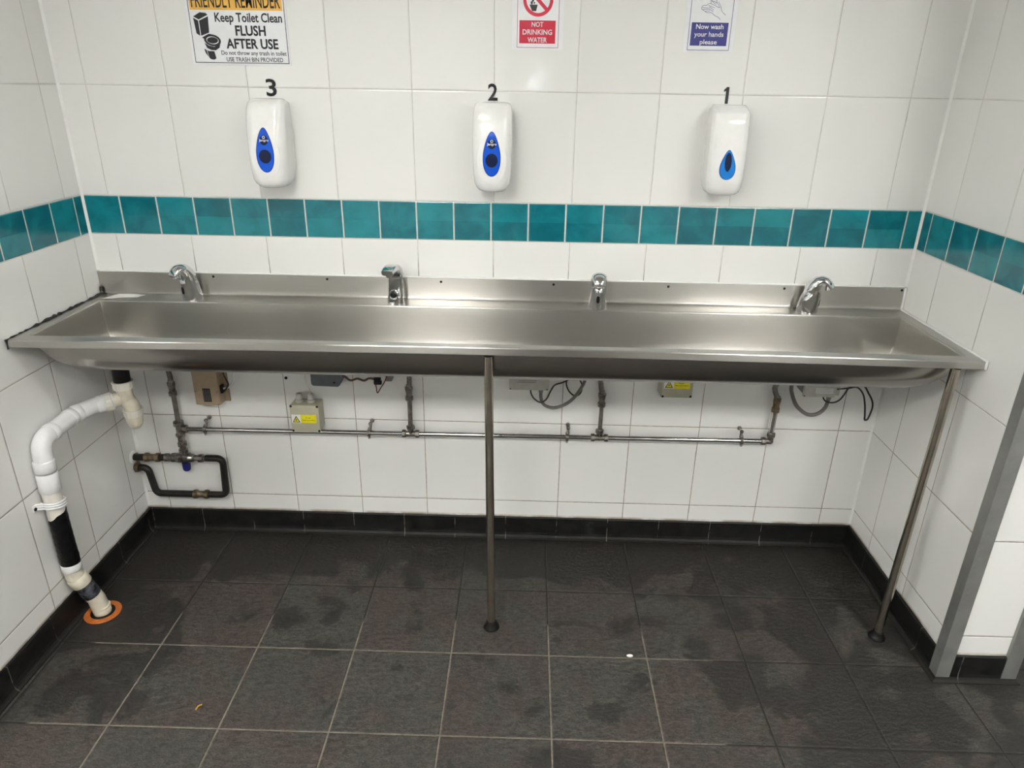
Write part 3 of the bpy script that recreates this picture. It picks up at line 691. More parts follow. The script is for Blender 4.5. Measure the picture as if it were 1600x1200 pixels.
t = thing('notice', 'white and navy notice reading now wash your hands please', 'notice', (0, 0, 0), group=NOTE)
sheet('panel', t, .5555, .7010, 1.7215, 1.9350, WHT)
obj('border', frame_plate(bmesh.new(), .5665, .6890, 1.7265, 1.9290, .0016, Y2 + .0002, Y1 + .0004), LINE, t)
obj('text_block', box(bmesh.new(), .5737, .6800, Y2 + .0003, Y1 + .0004, 1.7388, 1.7998), NAVY, t)
text('lettering', 'Now wash', .5868, .6665, 1.7830, .0125, Y2, WHT, t, .018)
text('lettering', 'your hands', .5835, .6690, 1.7632, .0122, Y2, WHT, t, .018)
text('lettering', 'please', .6020, .6520, 1.7430, .0122, Y2, WHT, t, .018)
bm = bmesh.new()
for L in [[(.6546, 1.8076), (.6476, 1.8137), (.6374, 1.8179), (.6268, 1.8251), (.6144, 1.825), (.6084, 1.8286), (.5997, 1.8328), (.5971, 1.837), (.6012, 1.8432), (.6121, 1.8439)], [(.599, 1.8383), (.617, 1.8373)], [(.601, 1.8334), (.6188, 1.8342)], [(.6084, 1.8292), (.6221, 1.83)], [(.6121, 1.8439), (.6158, 1.8476), (.624, 1.8477), (.6486, 1.8377)], [(.6162, 1.844), (.6349, 1.8375)], [(.618, 1.8403), (.6328, 1.8326)], [(.6186, 1.8354), (.632, 1.8276)], [(.624, 1.8477), (.6217, 1.855), (.6301, 1.8539), (.6417, 1.8492), (.6486, 1.8383)], [(.6439, 1.8529), (.6515, 1.842), (.6567, 1.8286), (.6682, 1.8195)], [(.6403, 1.8492), (.6378, 1.8577)], [(.6228, 1.8575), (.6305, 1.8503), (.6379, 1.8467)], [(.5905, 1.8565), (.5890, 1.8620), (.5905, 1.8670), (.5920, 1.8620), (.5905, 1.8565)], [(.6378, 1.8577), (.6450, 1.8720), (.6560, 1.8830)], [(.6217, 1.855), (.6200, 1.8700), (.6330, 1.8860)]]:
    tube(bm, smooth_curve([(a, Y1 + .0001, b_) for a, b_ in L], 3) if len(L) > 2 else [(a, Y1 + .0001, b_) for a, b_ in L], .0006, 6)
obj('pictogram', bm, LINE, t, None, 'line drawing of hands being washed')

# ------------------------------------------------------------------ chromed water rail with its risers
RY = -0.036
def rz(x): return 0.4545 + (x + 1.115) * 0.0034
t = thing('water_pipe', 'thin chromed water pipe running along the wall below the trough with four risers', 'pipe', (0, 0, 0))
for a, b_ in ((-1.118, -0.318), (-0.272, 0.364), (0.408, 0.975)):
    bm = bmesh.new(); tube(bm, [(a, RY, rz(a)), (b_, RY, rz(b_))], .0086, 18); obj('pipe', bm, CHROME_P, t, 60)
def tee(x, z, left=True, right=True, m=FIT):
    bm = bmesh.new(); tube(bm, [(x - (.024 if left else .0), RY, z), (x + (.024 if right else .0), RY, z)], .0105, 16); tube(bm, [(x, RY, z), (x, RY, z + .024)], .0105, 16); ball(bm, (x, RY, z), .0115)
    if left: nut(bm, (x - .024, RY, z), (1, 0, 0), .014, .0150)
    if right: nut(bm, (x + .024, RY, z), (1, 0, 0), .014, .0150)
    nut(bm, (x, RY, z + .026), (0, 0, 1), .014, .0150)
    return obj('tee_fitting' if left and right else 'elbow_fitting', bm, m, t, 30)
for x in (-0.2946, 0.3862): tee(x, rz(x))
tee(0.9975, rz(0.9975), True, False)
# first tee, standing upright over the mixing valve
bm = bmesh.new(); X1 = -1.1395
tube(bm, [(X1, RY, .376), (X1, RY, .478)], .0125, 16); nut(bm, (X1, RY, .476), (0, 0, 1), .018, .0185); nut(bm, (X1, RY, .430), (0, 0, 1), .012, .0175); nut(bm, (X1, RY, .392), (0, 0, 1), .016, .0165)
tube(bm, [(X1, RY, .455), (X1 + .022, RY, .455)], .0115, 16); nut(bm, (X1 + .022, RY, .4548), (1, 0, 0), .014, .0155)
obj('tee_fitting', bm, FIT, t, 30)
def riser(x0, z0, pts_top, zc, m_pipe, rad=.0085, brass=False):
    bm = bmesh.new(); tube(bm, [(x0, RY, z0), (x0 + .001, RY, zc)], rad, 16); r = obj('riser', bm, m_pipe, t, 60)
    bm = bmesh.new(); nut(bm, (x0, RY, zc + .006), (0, 0, 1), .016, .0145); lathe(bm, [(0, .011), (.018, .011), (.022, .0125), (.036, .0125), (.040, .010), (.048, .010)], (x0, RY, zc + .010), (0, 0, 1), 16); nut(bm, (x0, RY, zc + .044), (0, 0, 1), .014, .0140)
    obj('coupling', bm, BRASS if brass else FIT, r, 30)
    bm = bmesh.new(); P = smooth_curve([(x0, RY, zc + .05)] + pts_top, 8); tube(bm, P, [(.0095 if i % 2 else .0085) for i in range(len(P))], 14); obj('hose', bm, GALV, r, 60)
riser(X1, .48, [(X1 + .001, RY, .66), (X1 + .004, -.05, .72), (-1.12, -.07, .80)], .588, GALV)
riser(-0.2946, .482, [(-.292, RY, .655), (-.292, -.04, .72), (-.305, -.06, .80)], .592, GALV)
riser(0.3862, .482, [(.3820, RY, .650), (.376, -.036, .685), (.358, -.045, .74), (.35, -.06, .80)], .585, CHROME_P)
riser(0.9975, .488, [(.984, RY, .660), (.985, -.037, .680), (1.005, -.05, .74), (1.02, -.06, .80)], .580, CHROME_P, brass=True)
# brackets holding the rail
def bracket(x, label, lean=.006):
    z = rz(x); b_ = thing('pipe_bracket', label, 'pipe bracket', (x, 0, z), group='brackets on the chromed pipe')
    bm = bmesh.new()
    ringp = [(0, RY + .0105 * cos(a), .0105 * sin(a)) for a in [2 * pi * i / 20 for i in range(21)]]
    for dx in (-.0035, 0, .0035): tube(bm, [(dx, p[1], p[2]) for p in ringp], .0022, 8, False)
    box(bm, -.004, .004, RY - .004, RY + .004, -.019, -.0095, .001); ball(bm, (0, RY - .002, -.019), .0045)
    obj('ring', bm, FIT, b_, 50)
    bm = bmesh.new(); tube(bm, [(0, RY, .009), (lean, RY + .004, .020), (lean + .001, RY + .006, .030)], .0052, 12); nut(bm, (lean * .6, RY + .002, .014), (0.2, 0, 1), .008, .0075); ball(bm, (lean + .001, RY + .004, .034), .0072)
    tube(bm, [(lean + .001, RY + .004, .033), (lean + .001, -.004, .033)], .003, 8); lathe(bm, [(0, .008), (.004, .008), (.005, .004)], (lean + .001, -.0003, .033), (0, -1, 0), 14)
    obj('stud', bm, FIT, b_, 40)
bracket(-1.046, 'small metal pipe bracket on the chromed pipe below the tan box')
bracket(-0.447, 'small metal pipe bracket on the chromed pipe right of the junction box')
bracket(0.2705, 'small metal pipe bracket on the chromed pipe left of the third tap riser', .002)
bracket(0.8965, 'small metal pipe bracket on the chromed pipe near its right end', -.004)

# ------------------------------------------------------------------ mixing valve and black pipe loop
VZ = .3345
t = thing('mixing_valve', 'metal mixing valve with a blue cap low on the wall by the left corner', 'valve', (-1.14, RY, VZ))
bm = bmesh.new(); lathe(bm, [(-.075, .011), (-.074, .0135), (-.058, .0135), (-.056, .011), (-.050, .011), (-.048, .0155), (-.032, .0155), (-.030, .0165), (-.022, .0195), (.018, .0195), (.022, .0165), (.034, .0155), (.036, .012), (.050, .012), (.052, .0145), (.070, .0145), (.072, .011), (.078, .011)], (0, 0, 0), (1, 0, 0), 20)
for k in range(-3, 4): tube(bm, [(k * .005, -.0192, -.010), (k * .005, -.0205, 0), (k * .005, -.0192, .010)], .0014, 6)
nut(bm, (-.066, 0, 0), (1, 0, 0), .016, .0160); nut(bm, (.061, 0, 0), (1, 0, 0), .018, .0165); nut(bm, (-.040, 0, 0), (1, 0, 0), .014, .0180)
tube(bm, [(0, 0, 0), (0, 0, .041)], .0125, 16); nut(bm, (0, 0, .030), (0, 0, 1), .014, .0165)
obj('body', bm, FIT, t, 35)
bm = bmesh.new(); lathe(bm, [(0, .0145), (.018, .0145), (.028, .0135), (.033, .011), (.034, .004)], (.002, -.002, -.018), (0, 0, -1), 18); obj('cap', bm, BLUE, t, 50, 'dark blue plastic cap')
t = thing('black_pipe', 'black water pipe loop with brass couplings low in the left corner', 'pipe', (0, 0, 0))
BR = .0128
bm = bmesh.new(); tube(bm, [(XL, RY, .3318), (-1.285, RY, .3325)], BR, 16); obj('pipe', bm, BLKPIPE, t, 60)
bm = bmesh.new(); tube(bm, [(-1.234, RY, .333), (-1.2162, RY, .334)], BR, 16); obj('pipe', bm, BLKPIPE, t, 60)
bm = bmesh.new(); tube(bm, fillet([(-1.0612, RY, .3352), (-0.9985, RY, .3352), (-1.0065, RY, .1788), (-1.080, RY, .1785)], .022), BR, 16); obj('pipe', bm, BLKPIPE, t, 60)
bm = bmesh.new(); tube(bm, fillet([(-1.125, RY, .1785), (-1.273, RY, .1785), (-1.2870, RY, .2885), (XL + .001, RY, .2885)], .022), BR, 16); obj('pipe', bm, BLKPIPE, t, 60)
for x, z in ((-1.2605, .333), (-1.1025, .1785)):
    bm = bmesh.new(); lathe(bm, [(-.028, .0135), (-.0275, .0165), (-.014, .0165), (-.012, .0130), (.012, .0130), (.014, .0165), (.0275, .0165), (.028, .0135)], (x, RY, z), (1, 0, 0), 18)
    nut(bm, (x - .021, RY, z), (1, 0, 0), .013, .0180); nut(bm, (x + .021, RY, z), (1, 0, 0), .013, .0180); obj('coupling', bm, BRASS, t, 30, 'tarnished brass coupling')
bm = bmesh.new(); tube(bm, [(-1.322, RY + .006, .275), (-1.322, RY + .006, .345)], .006, 10); nut(bm, (-1.3245, RY, .2885), (1, 0, 0), .014, .019); obj('hanger', bm, BRASS, t, 40)
bm = bmesh.new(); lathe(bm, [(0, .024), (.003, .023), (.006, .017)], (XL + .0005, RY, .3318), (1, 0, 0), 18); obj('wall_collar', bm, SEAL, t, 40, 'white filler round the hole')

# ------------------------------------------------------------------ waste pipe
t = thing('waste_pipe', 'white plastic waste pipe running from the trough trap down to the floor', 'waste pipe', (0, 0, 0))
TY = -0.235; D = (-1.1870, TY)
bm = bmesh.new(); tube(bm, [(D[0] + .003, TY, .8030), (D[0] - .002, TY, .722)], .0255, 22); obj('outlet', bm, BLK, t, 50, 'black plastic outlet')
def ribbed(org, axis, L, r, m, par, nm='nut', ribs=14):
    bm = bmesh.new(); axis = Vector(axis).normalized(); org = Vector(org)
    lathe(bm, [(-L / 2, r * .93), (-L / 2 + .001, r), (L / 2 - .003, r), (L / 2 - .003, r * 1.07), (L / 2, r * 1.07), (L / 2, r * .95)], org, axis, 28)
    up = Vector((0, 0, 1)) if abs(axis.z) < 0.9 else Vector((1, 0, 0)); u = (up - axis * up.dot(axis)).normalized(); w = axis.cross(u)
    for k in range(ribs):
        a = 2 * pi * k / ribs; q = org + (u * cos(a) + w * sin(a)) * r; tube(bm, [q - axis * (L / 2 - .002), q + axis * (L / 2 - .003)], .0011, 5)
    return obj(nm, bm, m, par, 40)
bm = bmesh.new()
tube(bm, fillet([(D[0] - .002, TY, .725), (-1.1885, TY, .664), (-1.1775, TY + .006, .640), (-1.1785, TY + .008, .600)], .03), .0245, 22)
V0 = Vector((-1.1895, TY, .668)); V1 = Vector((-1.2285, TY - .020, .659))
tube(bm, [V0, V1], .0235, 22); ball(bm, V0, .0265, 16)
tr = obj('trap', bm, CREAM, t, 60, 'cream plastic bottle trap')
bm = bmesh.new(); lathe(bm, [(0, .0262), (.022, .0260), (.034, .0243), (.043, .0205), (.050, .0150), (.0545, .0085), (.056, .002)], (-1.1785, TY + .008, .606), (0, 0, -1), 24); obj('bowl', bm, CREAM, tr, 60)
ribbed((D[0] - .002, TY, .712), (0, 0, 1), .026, .0300, CREAM2, tr); ribbed((-1.1785, TY + .008, .611), (0, 0, 1), .024, .0290, CREAM2, tr)
dv = (V1 - V0).normalized(); ribbed(V1 + dv * .004, dv, .026, .0300, CREAM2, tr)
PX_ = -1.3035
A0 = V1 - dv * .01; path = [A0, Vector((-1.2655, -.2800, .6570)), Vector((-1.2990, -.340, .6515)), Vector((PX_, -.505, .6440)), Vector((PX_, -.5175, .475))]
P = fillet(path, .055, 9)
bm = bmesh.new(); tube(bm, fillet(path[:3] + [path[3].lerp(path[2], .30)], .05, 9), .0262, 24)
tube(bm, fillet([path[3].lerp(path[2], .42), path[3], path[3].lerp(path[4], .5)], .060, 10), .0268, 24)
pw = obj('pipe', bm, PVC, t, 60)
def collar(bm, p, ax, L, r): lathe(bm, [(-L / 2, r * .95), (-L / 2 + .002, r), (L / 2 - .002, r), (L / 2, r * .95)], p, ax, 26)
def socket(p, ax, L, r): b_ = bmesh.new(); collar(b_, p, ax, L, r); obj('socket', b_, PVC, t, 40)
q = path[1]; socket(q + (A0 - q).normalized() * .020, A0 - q, .026, .0282)
q = path[2]; socket(q + (path[1] - q) * .15, path[1] - q, .022, .0285); socket(q + (path[3] - q).normalized() * .020, path[3] - q, .020, .0285)
q = path[3]; socket(q + (path[2] - q).normalized() * .052, path[2] - q, .022, .0292)
for z0, L in ((.566, .036), (.512, .062)): socket((PX_, -.5105 - (.62 - z0) * .03, z0), (0, 0.03, 1), L, .0298)
bm = bmesh.new(); tube(bm, [(PX_, -.5150, .490), (PX_, -.5165, .20)], .0262, 24); obj('pipe', bm, CREAM2, t, 60, 'yellowed lower pipe')
bm = bmesh.new()     # wound tape with a torn slanting top edge
seg = 32; rings = []
for i in range(15):
    k = i / 14; ring = []
    for j in range(seg):
        a = 2 * pi * j / seg; ztop = .4000 + .016 * cos(a - .5) + .003 * sin(5 * a); zz = .218 + (ztop - .218) * k
        r = .0276 + .0007 * sin(k * 44 + a) + .0012 * max(0, 1 - abs(k - .12) * 6)
        ring.append(Vector((PX_ + r * cos(a), -.5155 + r * sin(a), zz)))
    rings.append(ring)
loft(bm, rings); obj('tape', bm, TAPE, t, 60, 'black tape wound round the pipe')
E0 = Vector((PX_, -.5165, .213)); E1 = Vector((-1.3005, -.5150, .168)); E2 = Vector((-1.2680, -.4930, .060)); E3 = Vector((-1.2615, -.489, .0))
bm = bmesh.new(); collar(bm, (PX_, -.5165, .208), (0, 0, 1), .026, .0285); obj('socket', bm, PVC, t, 40, 'white ring below the black tape')
bm = bmesh.new(); tube(bm, fillet([E0 - Vector((0, 0, .012)), E1, E1.lerp(E2, .42)], .03), .0268, 24)
collar(bm, E1.lerp(E2, .18), E2 - E1, .034, .0305); obj('elbow', bm, CREAM, t, 50, 'cream elbow above the floor')
bm = bmesh.new(); pts = [E1.lerp(E2, k) for k in (.32, .42, .52, .62, .72, .80)]; tube(bm, pts, [.0272, .0288, .0282, .0290, .0284, .0270], 24); obj('tape', bm, TAPE2, t, 60, 'shiny crumpled tape')
bm = bmesh.new(); tube(bm, fillet([E1.lerp(E2, .76), E2, E3 + Vector((0, 0, .001))], .03), .0262, 24); collar(bm, E3 + Vector((0, 0, .030)), (0, 0, 1), .004, .0275); collar(bm, E3 + Vector((0, 0, .012)), (0, 0, 1), .020, .0272); obj('elbow', bm, CREAM, t, 50, 'cream elbow entering the floor')
# orange collar on the floor
t = thing('floor_collar', 'orange ring on the floor round the foot of the waste pipe', 'floor collar', (E3.x, E3.y, 0))
bm = bmesh.new(); loft(bm, [[Vector((r * cos(2 * pi * k / 48), r * sin(2 * pi * k / 48), h)) for k in range(48)] for r, h in ((.036, .0003), (.0560, .0003), (.0562, .0020), (.0550, .0032), (.037, .0036), (.036, .0003))], False, False); obj('ring', bm, ORANGE, t, 40)
bm = bmesh.new(); loft(bm, [[Vector((r * cos(2 * pi * k / 40), r * sin(2 * pi * k / 40), h)) for k in range(40)] for r, h in ((.0285, .0003), (.0368, .0003), (.0368, .0050), (.034, .0062), (.0285, .0062), (.0285, .0003))], False, False); obj('seal', bm, BLK, t, 40, 'black rubber seal')
# clip holding the waste pipe
t = thing('pipe_clip', 'white plastic pipe clip holding the waste pipe to the left wall', 'pipe clip', (PX_, -.5160, .440))
bm = bmesh.new(); prof = [(-.008, 0), (.008, 0)]; cl = []
for i in range(19):
    a = -pi * .75 + i * (pi * 1.5) / 18; cl.append((.0306 * cos(a), .0306 * sin(a)))
outer = [(-.0320, -.034)] + [(-.012, -.0300)] + cl + [(-.012, .0300), (-.0320, .034)]
for hz in (-.0075, 0.0, .0075):
    tube(bm, [(px, py, hz + py * -.12) for px, py in outer], .0040, 8)
for s in (-1, 1): box(bm, -.0322, -.0285, s * .050 if s < 0 else .028, -.028 if s < 0 else .050, -.012 - s * .004, .010 - s * .004, .0015)
obj('strap', bm, PVC, t, 50)
bm = bmesh.new(); lathe(bm, [(0, .0055), (.002, .0055), (.0028, .003)], (-.0286, -.042, .002), (1, 0, 0), 14); obj('screw', bm, BLK, t, 40, 'dark screw')

# ------------------------------------------------------------------ boxes and cables below the trough
def screws(par, pts, y, m=BLK, r=.0032):
    for x, z in pts:
        bm = bmesh.new(); lathe(bm, [(0, r), (.001, r), (.0016, r * .6)], (x, y, z), (0, -1, 0), 10); obj('screw', bm, m, par, 40)
t = thing('control_box', 'tan metal control box with a black vent label, left of all the boxes', 'electrical box', (0, 0, 0))
obj('back_flange', box(bmesh.new(), -1.052, -.949, -.006, -.0004, .556, .735, .001), TAN, t)
bm = bmesh.new(); box(bm, -1.0535, -.9655, -.052, -.006, .560, .735, .0015); obj('cover', bm, TAN, t)
obj('label_plate', box(bmesh.new(), -1.0225, -.9955, -.0532, -.0515, .573, .624), INK, t, None, 'black ribbed label')
o = t.children[-1] if t.children else None
bm = bmesh.new()
for k in range(4): box(bm, -1.0195 + k * .0062, -1.0175 + k * .0062, -.0540, -.0530, .577, .620)
obj('rib', bm, GALV, o)
screws(t, [(-1.0485, .567), (-.9715, .565), (-1.049, .612), (-.9715, .612)], -.0516, GALV, .0022)
obj('gland', box(bmesh.new(), -.9660, -.957, -.040, -.020, .600, .630, .002), BLK, t)
bm = bmesh.new(); tube(bm, smooth_curve([(-.902, -.05, .72), (-.905, -.05, .673), (-.910, -.045, .655), (-.922, -.035, .636), (-.935, -.03, .622), (-.957, -.03, .616)]), .0036, 10); tag(obj('cable', bm, PVC), 'white cable looping into the side of the tan box', 'cable')
bm = bmesh.new(); tube(bm, smooth_curve([(-.950, -.04, .73), (-.945, -.04, .678), (-.939, -.038, .654), (-.936, -.034, .632), (-.955, -.03, .606)]), .0026, 8); tag(obj('cable', bm, WIREB), 'thin black cable running down the side of the tan box', 'cable')
bm = bmesh.new(); tube(bm, smooth_curve([(-.945, -.06, .715), (-.92, -.065, .700), (-.88, -.06, .703), (-.84, -.06, .73)]), .0026, 8); tag(obj('cable', bm, WIREB), 'short black cable sagging under the trough right of the tan box', 'cable')

t = thing('junction_box', 'beige junction box with two cable glands and yellow warning label above the pipe', 'electrical box', (0, 0, 0))
bm = bmesh.new(); box(bm, -.7150, -.6145, -.054, -.0004, .4685, .5715, .003); obj('body', bm, JBOX, t, 35)
bm = bmesh.new(); box(bm, -.7165, -.6135, -.0635, -.0535, .4675, .5725, .003); obj('lid', bm, JBOX, t, 35)
screws(t, [(-.7115, .568), (-.6185, .568), (-.7115, .4725), (-.6185, .4725)], -.0630, BLK, .0045)
lb = obj('warning_label', box(bmesh.new(), -.7125, -.6250, -.0643, -.0632, .5035, .5365), YEL, t, None, 'yellow warning label')
obj('label_end', box(bmesh.new(), -.7125, -.6800, -.0646, -.0634, .5035, .5365), WHT, lb, None, 'white end of the label')
def warn(par, xc, zb, w, h, y):
    bm = poly_plate(bmesh.new(), [(xc - w / 2, zb), (xc + w / 2, zb), (xc, zb + h)], y, y + .0006); a = obj('warning_triangle', bm, INK, par)
    bm = poly_plate(bmesh.new(), [(xc - w * .36, zb + h * .09), (xc + w * .36, zb + h * .09), (xc, zb + h * .80)], y - .0003, y + .0004); obj('triangle_face', bm, YEL, par)
    bm = poly_plate(bmesh.new(), [(xc + w * .03, zb + h * .64), (xc - w * .11, zb + h * .36), (xc - w * .01, zb + h * .36), (xc - w * .05, zb + h * .14), (xc + w * .12, zb + h * .44), (xc + w * .01, zb + h * .44)], y - .0006, y + .0001); obj('lightning_mark', bm, INK, par)
warn(lb, -.6960, .5060, .0280, .0255, -.0650)
text('lettering', 'Danger', -.6620, -.6430, .5225, .0034, -.0643, INK, lb, .012, 0, .0002)
text('lettering', 'Electrical isolation', -.6745, -.6290, .5135, .0034, -.0643, INK, lb, .012, 0, .0002)
for x in (-.6890, -.6475):
    bm = bmesh.new(); nut(bm, (x, -.031, .577), (0, 0, 1), .011, .0135); lathe(bm, [(0, .0085), (.004, .0085), (.004, .0115), (.018, .0115), (.024, .009), (.026, .004)], (x, -.031, .580), (0, 0, 1), 18); obj('gland', bm, PALE, t, 35)
bm = bmesh.new(); tube(bm, smooth_curve([(-.6475, -.031, .602), (-.6480, -.031, .618), (-.651, -.033, .634), (-.658, -.034, .652), (-.661, -.034, .680), (-.655, -.034, .740)]), .0030, 8); tag(obj('cable', bm, CREAM2), 'thin cream cable rising from the beige junction box', 'cable')
t = thing('wall_screw', 'dark screw and plug on the tile joint left of the junction box', 'screw', (-.739, 0, .650))
bm = bmesh.new(); lathe(bm, [(0, .0055), (.003, .0055), (.005, .003)], (0, -.0003, 0), (0, -1, 0), 12); obj('head', bm, BLK, t, 40)

t = thing('grey_box', 'slate grey plastic box tucked under the trough right of the junction box', 'electrical box', (0, 0, 0))
bm = bmesh.new(); poly_plate(bm, [(-.636, .735), (-.636, .648), (-.630, .641), (-.543, .639), (-.536, .644), (-.520, .672), (-.520, .735)], -.045, -.0004); obj('body', bm, GREY, t)
bm = bmesh.new(); poly_plate(bm, [(-.632, .735), (-.632, .652), (-.628, .647), (-.546, .645), (-.540, .649), (-.527, .674), (-.527, .735)], -.050, -.044); obj('lid', bm, GREY, t)
screws(t, [(-.553, .657)], -.0498, BLK, .004)

t = thing('connector_block', 'black wiring connector with red wire loop under the middle of the trough', 'connector', (0, 0, 0))
bm = bmesh.new(); box(bm, -.415, -.388, -.048, -.034, .651, .664, .002); box(bm, -.415, -.390, -.050, -.036, .667, .676, .002); obj('body', bm, BLK, t, 40)
bm = bmesh.new(); tube(bm, smooth_curve([(-.410, -.046, .658), (-.407, -.046, .640), (-.406, -.045, .623), (-.402, -.045, .621), (-.392, -.045, .638), (-.378, -.045, .660), (-.365, -.045, .690)]), .0020, 8); obj('wire', bm, WIRER, t, 60, 'dark red wire')
obj('terminal', box(bmesh.new(), -.374, -.352, -.040, -.0004, .661, .690, .002), PALED, t)
bm = bmesh.new(); tube(bm, smooth_curve([(-.525, -.05, .69), (-.509, -.05, .677), (-.494, -.05, .667), (-.470, -.05, .674), (-.448, -.05, .667), (-.430, -.05, .676), (-.412, -.045, .672)]), .0040, 8); tag(obj('cable', bm, WIREN), 'brown cable sagging between grey box and black connector', 'cable')
bm = bmesh.new(); box(bm, -.520, -.375, -.035, -.0004, .683, .715, .004); tag(obj('cable_trunking', bm, GALV, None, 40), 'dark metal cable trunking close under the trough middle', 'cable trunking')

def psu(name, label, x0, x1, z0, y, sx):
    t = thing(name, label, 'power supply', (0, 0, 0), group='pale power supply boxes under the trough')
    bm = bmesh.new(); box(bm, x0 + (.004 if sx > 0 else 0), x1, y + .012, -.0004, z0 + .004, .745, .002); obj('body', bm, PALED, t, 35)
    bm = bmesh.new(); box(bm, x0, x1 + .002, y, y + .013, z0, .745, .002); obj('cover', bm, PALE, t, 35)
    return t
t = psu('power_supply', 'pale grey power supply box right of the middle post under the trough', .0600, .1945, .6580, -.080, 1)
bm = bmesh.new()
for k in range(3): box(bm, .088 + .004 * k, .150 + .004 * k, -.0808, -.0798, .6870 + k * .0065, .6890 + k * .0065)
obj('vent_slot', bm, PALED, t); screws(t, [(.065, .662), (.190, .662)], -.0798, BLK, .0022)
bm = bmesh.new(); lathe(bm, [(0, .0125), (.006, .0125), (.008, .0085), (.020, .0075)], (.1700, -.052, .659), (0, 0, -1), 14); obj('gland', bm, PALED, t, 40)
bm = bmesh.new(); tube(bm, smooth_curve([(.170, -.052, .6388), (.171, -.052, .618), (.178, -.052, .598), (.192, -.052, .586), (.217, -.052, .581), (.246, -.051, .589), (.275, -.05, .608), (.298, -.05, .637), (.321, -.05, .685), (.335, -.05, .76)]), .0058, 12); tag(obj('conduit', bm, FLEX, None, 60), 'grey flexible conduit curving from the middle power supply up to the trough', 'conduit')
bm = bmesh.new(); tube(bm, smooth_curve([(.134, -.060, .660), (.136, -.062, .639), (.148, -.064, .619), (.170, -.064, .606), (.190, -.062, .618), (.204, -.058, .648), (.218, -.054, .669), (.246, -.050, .678), (.285, -.05, .70)]), .0028, 8); tag(obj('cable', bm, WIREB), 'thin black cable hanging below the middle power supply', 'cable')
bm = bmesh.new(); tube(bm, smooth_curve([(.29, -.033, .72), (.303, -.033, .687), (.314, -.032, .660), (.311, -.031, .632), (.295, -.031, .619), (.274, -.031, .631), (.260, -.032, .658), (.261, -.033, .681), (.278, -.034, .692), (.31, -.034, .70)]), .0026, 8); tag(obj('cable', bm, WIREB), 'round loop of thin black cable left of the third tap riser', 'cable')
bm = bmesh.new(); box(bm, .200, .300, -.040, -.0004, .684, .72, .004); tag(obj('cable_trunking', bm, BLK, None, 40), 'black trunking under the trough right of the middle power supply', 'cable trunking')

t = thing('warning_box', 'beige box with yellow warning label half hidden under the trough right half', 'electrical box', (0, 0, 0))
bm = bmesh.new(); box(bm, .5840, .6905, -.060, -.0004, .6340, .7400, .003); obj('body', bm, JBOX, t, 35)
bm = bmesh.new(); box(bm, .5860, .6915, -.068, -.0595, .6370, .7420, .003); obj('lid', bm, JBOX, t, 35)
screws(t, [(.5905, .6415), (.6865, .6430)], -.0675, BLK, .0042)
lb = obj('warning_label', box(bmesh.new(), .5920, .6800, -.0688, -.0678, .6720, .7050), YEL, t, None, 'yellow warning label')
obj('label_end', box(bmesh.new(), .5920, .6245, -.0691, -.0680, .6720, .7050), WHT, lb, None, 'white end of the label')
warn(lb, .6085, .6745, .0280, .0255, -.0695)
text('lettering', 'Danger', .6420, .6610, .6910, .0034, -.0688, INK, lb, .012, 0, .0002)
text('lettering', 'Electrical isolation', .6300, .6755, .6820, .0034, -.0688, INK, lb, .012, 0, .0002)

t = psu('power_supply', 'pale grey power supply box under the trough near the right wall', 1.0660, 1.1700, .6570, -.080, 1)
bm = bmesh.new()
for k in range(4): box(bm, 1.105, 1.165, -.0808, -.0798, .672 + k * .0052, .6736 + k * .0052)
obj('label', bm, WHT, t, None, 'white printed lines')
obj('side_panel', box(bmesh.new(), 1.1700, 1.1900, -.074, -.0004, .662, .745, .002), PALE, t); screws(t, [(1.070, .661)], -.0798, BLK, .0022)
bm = bmesh.new(); lathe(bm, [(0, .0115), (.006, .0115), (.008, .0085), (.018, .0075)], (1.165, -.055, .657), (0, 0, -1), 14); obj('gland', bm, PALED, t, 40)
bm = bmesh.new(); tube(bm, smooth_curve([(1.030, -.05, .76), (1.032, -.05, .688), (1.039, -.05, .655), (1.061, -.05, .612), (1.094, -.05, .583), (1.121, -.05, .576), (1.146, -.051, .586), (1.161, -.053, .608), (1.165, -.055, .6385)]), .0066, 12); tag(obj('conduit', bm, FLEX, None, 60), 'grey flexible conduit looping below the power supply near the right wall', 'conduit')
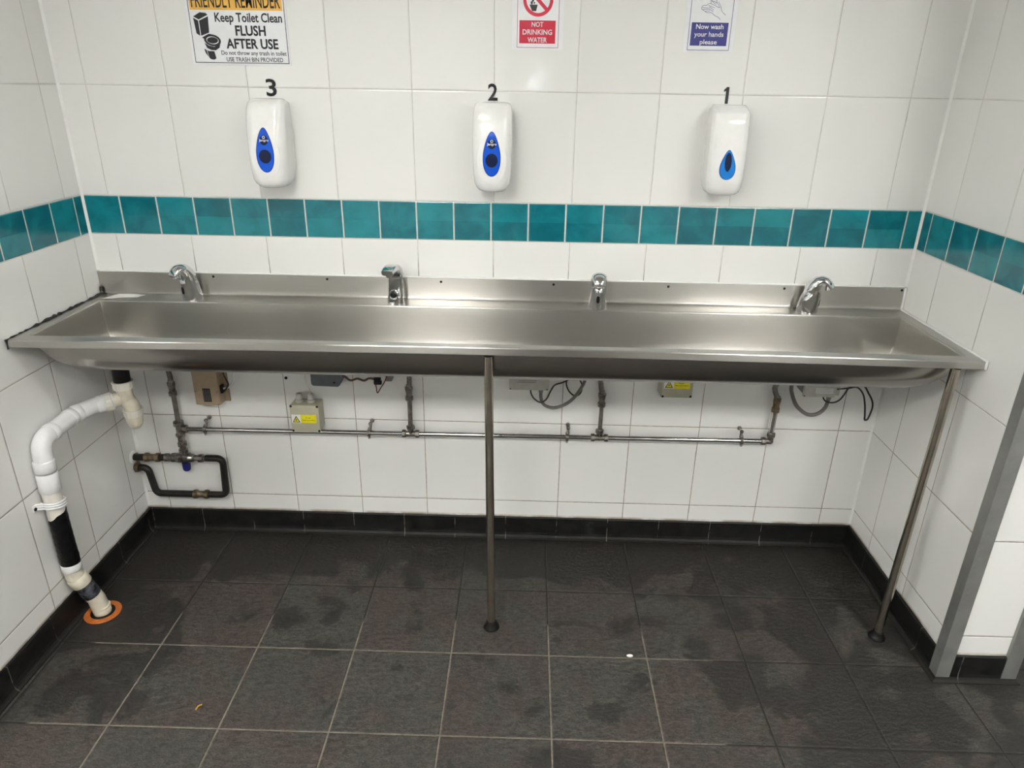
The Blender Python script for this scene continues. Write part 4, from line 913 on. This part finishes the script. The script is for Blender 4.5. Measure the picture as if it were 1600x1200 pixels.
bm = bmesh.new(); tube(bm, smooth_curve([(1.140, -.062, .657), (1.146, -.064, .642), (1.161, -.066, .633), (1.183, -.064, .632), (1.202, -.060, .641), (1.216, -.056, .661), (1.230, -.05, .682), (1.26, -.05, .70)]), .0028, 8); tag(obj('cable', bm, WIREB), 'short black cable hanging under the power supply near the right wall', 'cable')
bm = bmesh.new(); tube(bm, smooth_curve([(1.176, -.084, .690), (1.202, -.06, .682), (1.23, -.05, .681), (1.258, -.05, .684), (1.285, -.045, .657), (1.301, -.04, .618), (1.310, -.04, .575), (1.313, -.04, .558), (1.319, -.04, .557), (1.324, -.04, .564), (1.330, -.04, .603), (1.323, -.042, .631), (1.302, -.046, .662), (1.278, -.05, .690), (1.239, -.05, .692), (1.20, -.05, .72)]), .0030, 8); tag(obj('cable', bm, WIREB), 'long loop of black cable hanging beside the right wall', 'cable')

# ------------------------------------------------------------------ small litter
bm = bmesh.new(); pts = [(-1.2930, -.078), (-1.2640, -.0775), (-1.2450, -.066), (-1.2280, -.059), (-1.1880, -.054), (-1.1740, -.0265), (-1.2050, -.0225), (-1.2280, -.0215), (-1.2700, -.0215)]
zt = .9525; f = [bm.verts.new((x, y, zt + .0012 + .0008 * sin(x * 60))) for x, y in pts]; k = [bm.verts.new((x, y, zt + .0002)) for x, y in pts]
bm.faces.new(f); bm.faces.new(k[::-1])
for i in range(len(pts)): bm.faces.new((f[i], k[i], k[(i + 1) % len(pts)], f[(i + 1) % len(pts)]))
tag(obj('paper_strip', bm, PAPER), 'torn white paper strip lying on the left end of the tap ledge', 'paper')
bm = bmesh.new(); ball(bm, (0, 0, 0), .007, 10)
for v in bm.verts: v.co = Vector((v.co.x * 1.5, v.co.y * .7, max(0, v.co.z * .7 + .003)))
tag(obj('tissue_scrap', bm, PAPER, None, 60, None, (.4574, -.6173, .0008)), 'tiny white tissue scrap on the floor in front of the trough', 'litter')
bm = bmesh.new(); tube(bm, smooth_curve([(-.005, -.009, .003), (-.002, .002, .004), (.005, .009, .003)]), .0022, 8); tag(obj('food_crumb', bm, CRUMB, None, 60, None, (-.7811, -.8592, 0)), 'tiny curved yellow crumb on the floor at the front left', 'litter')
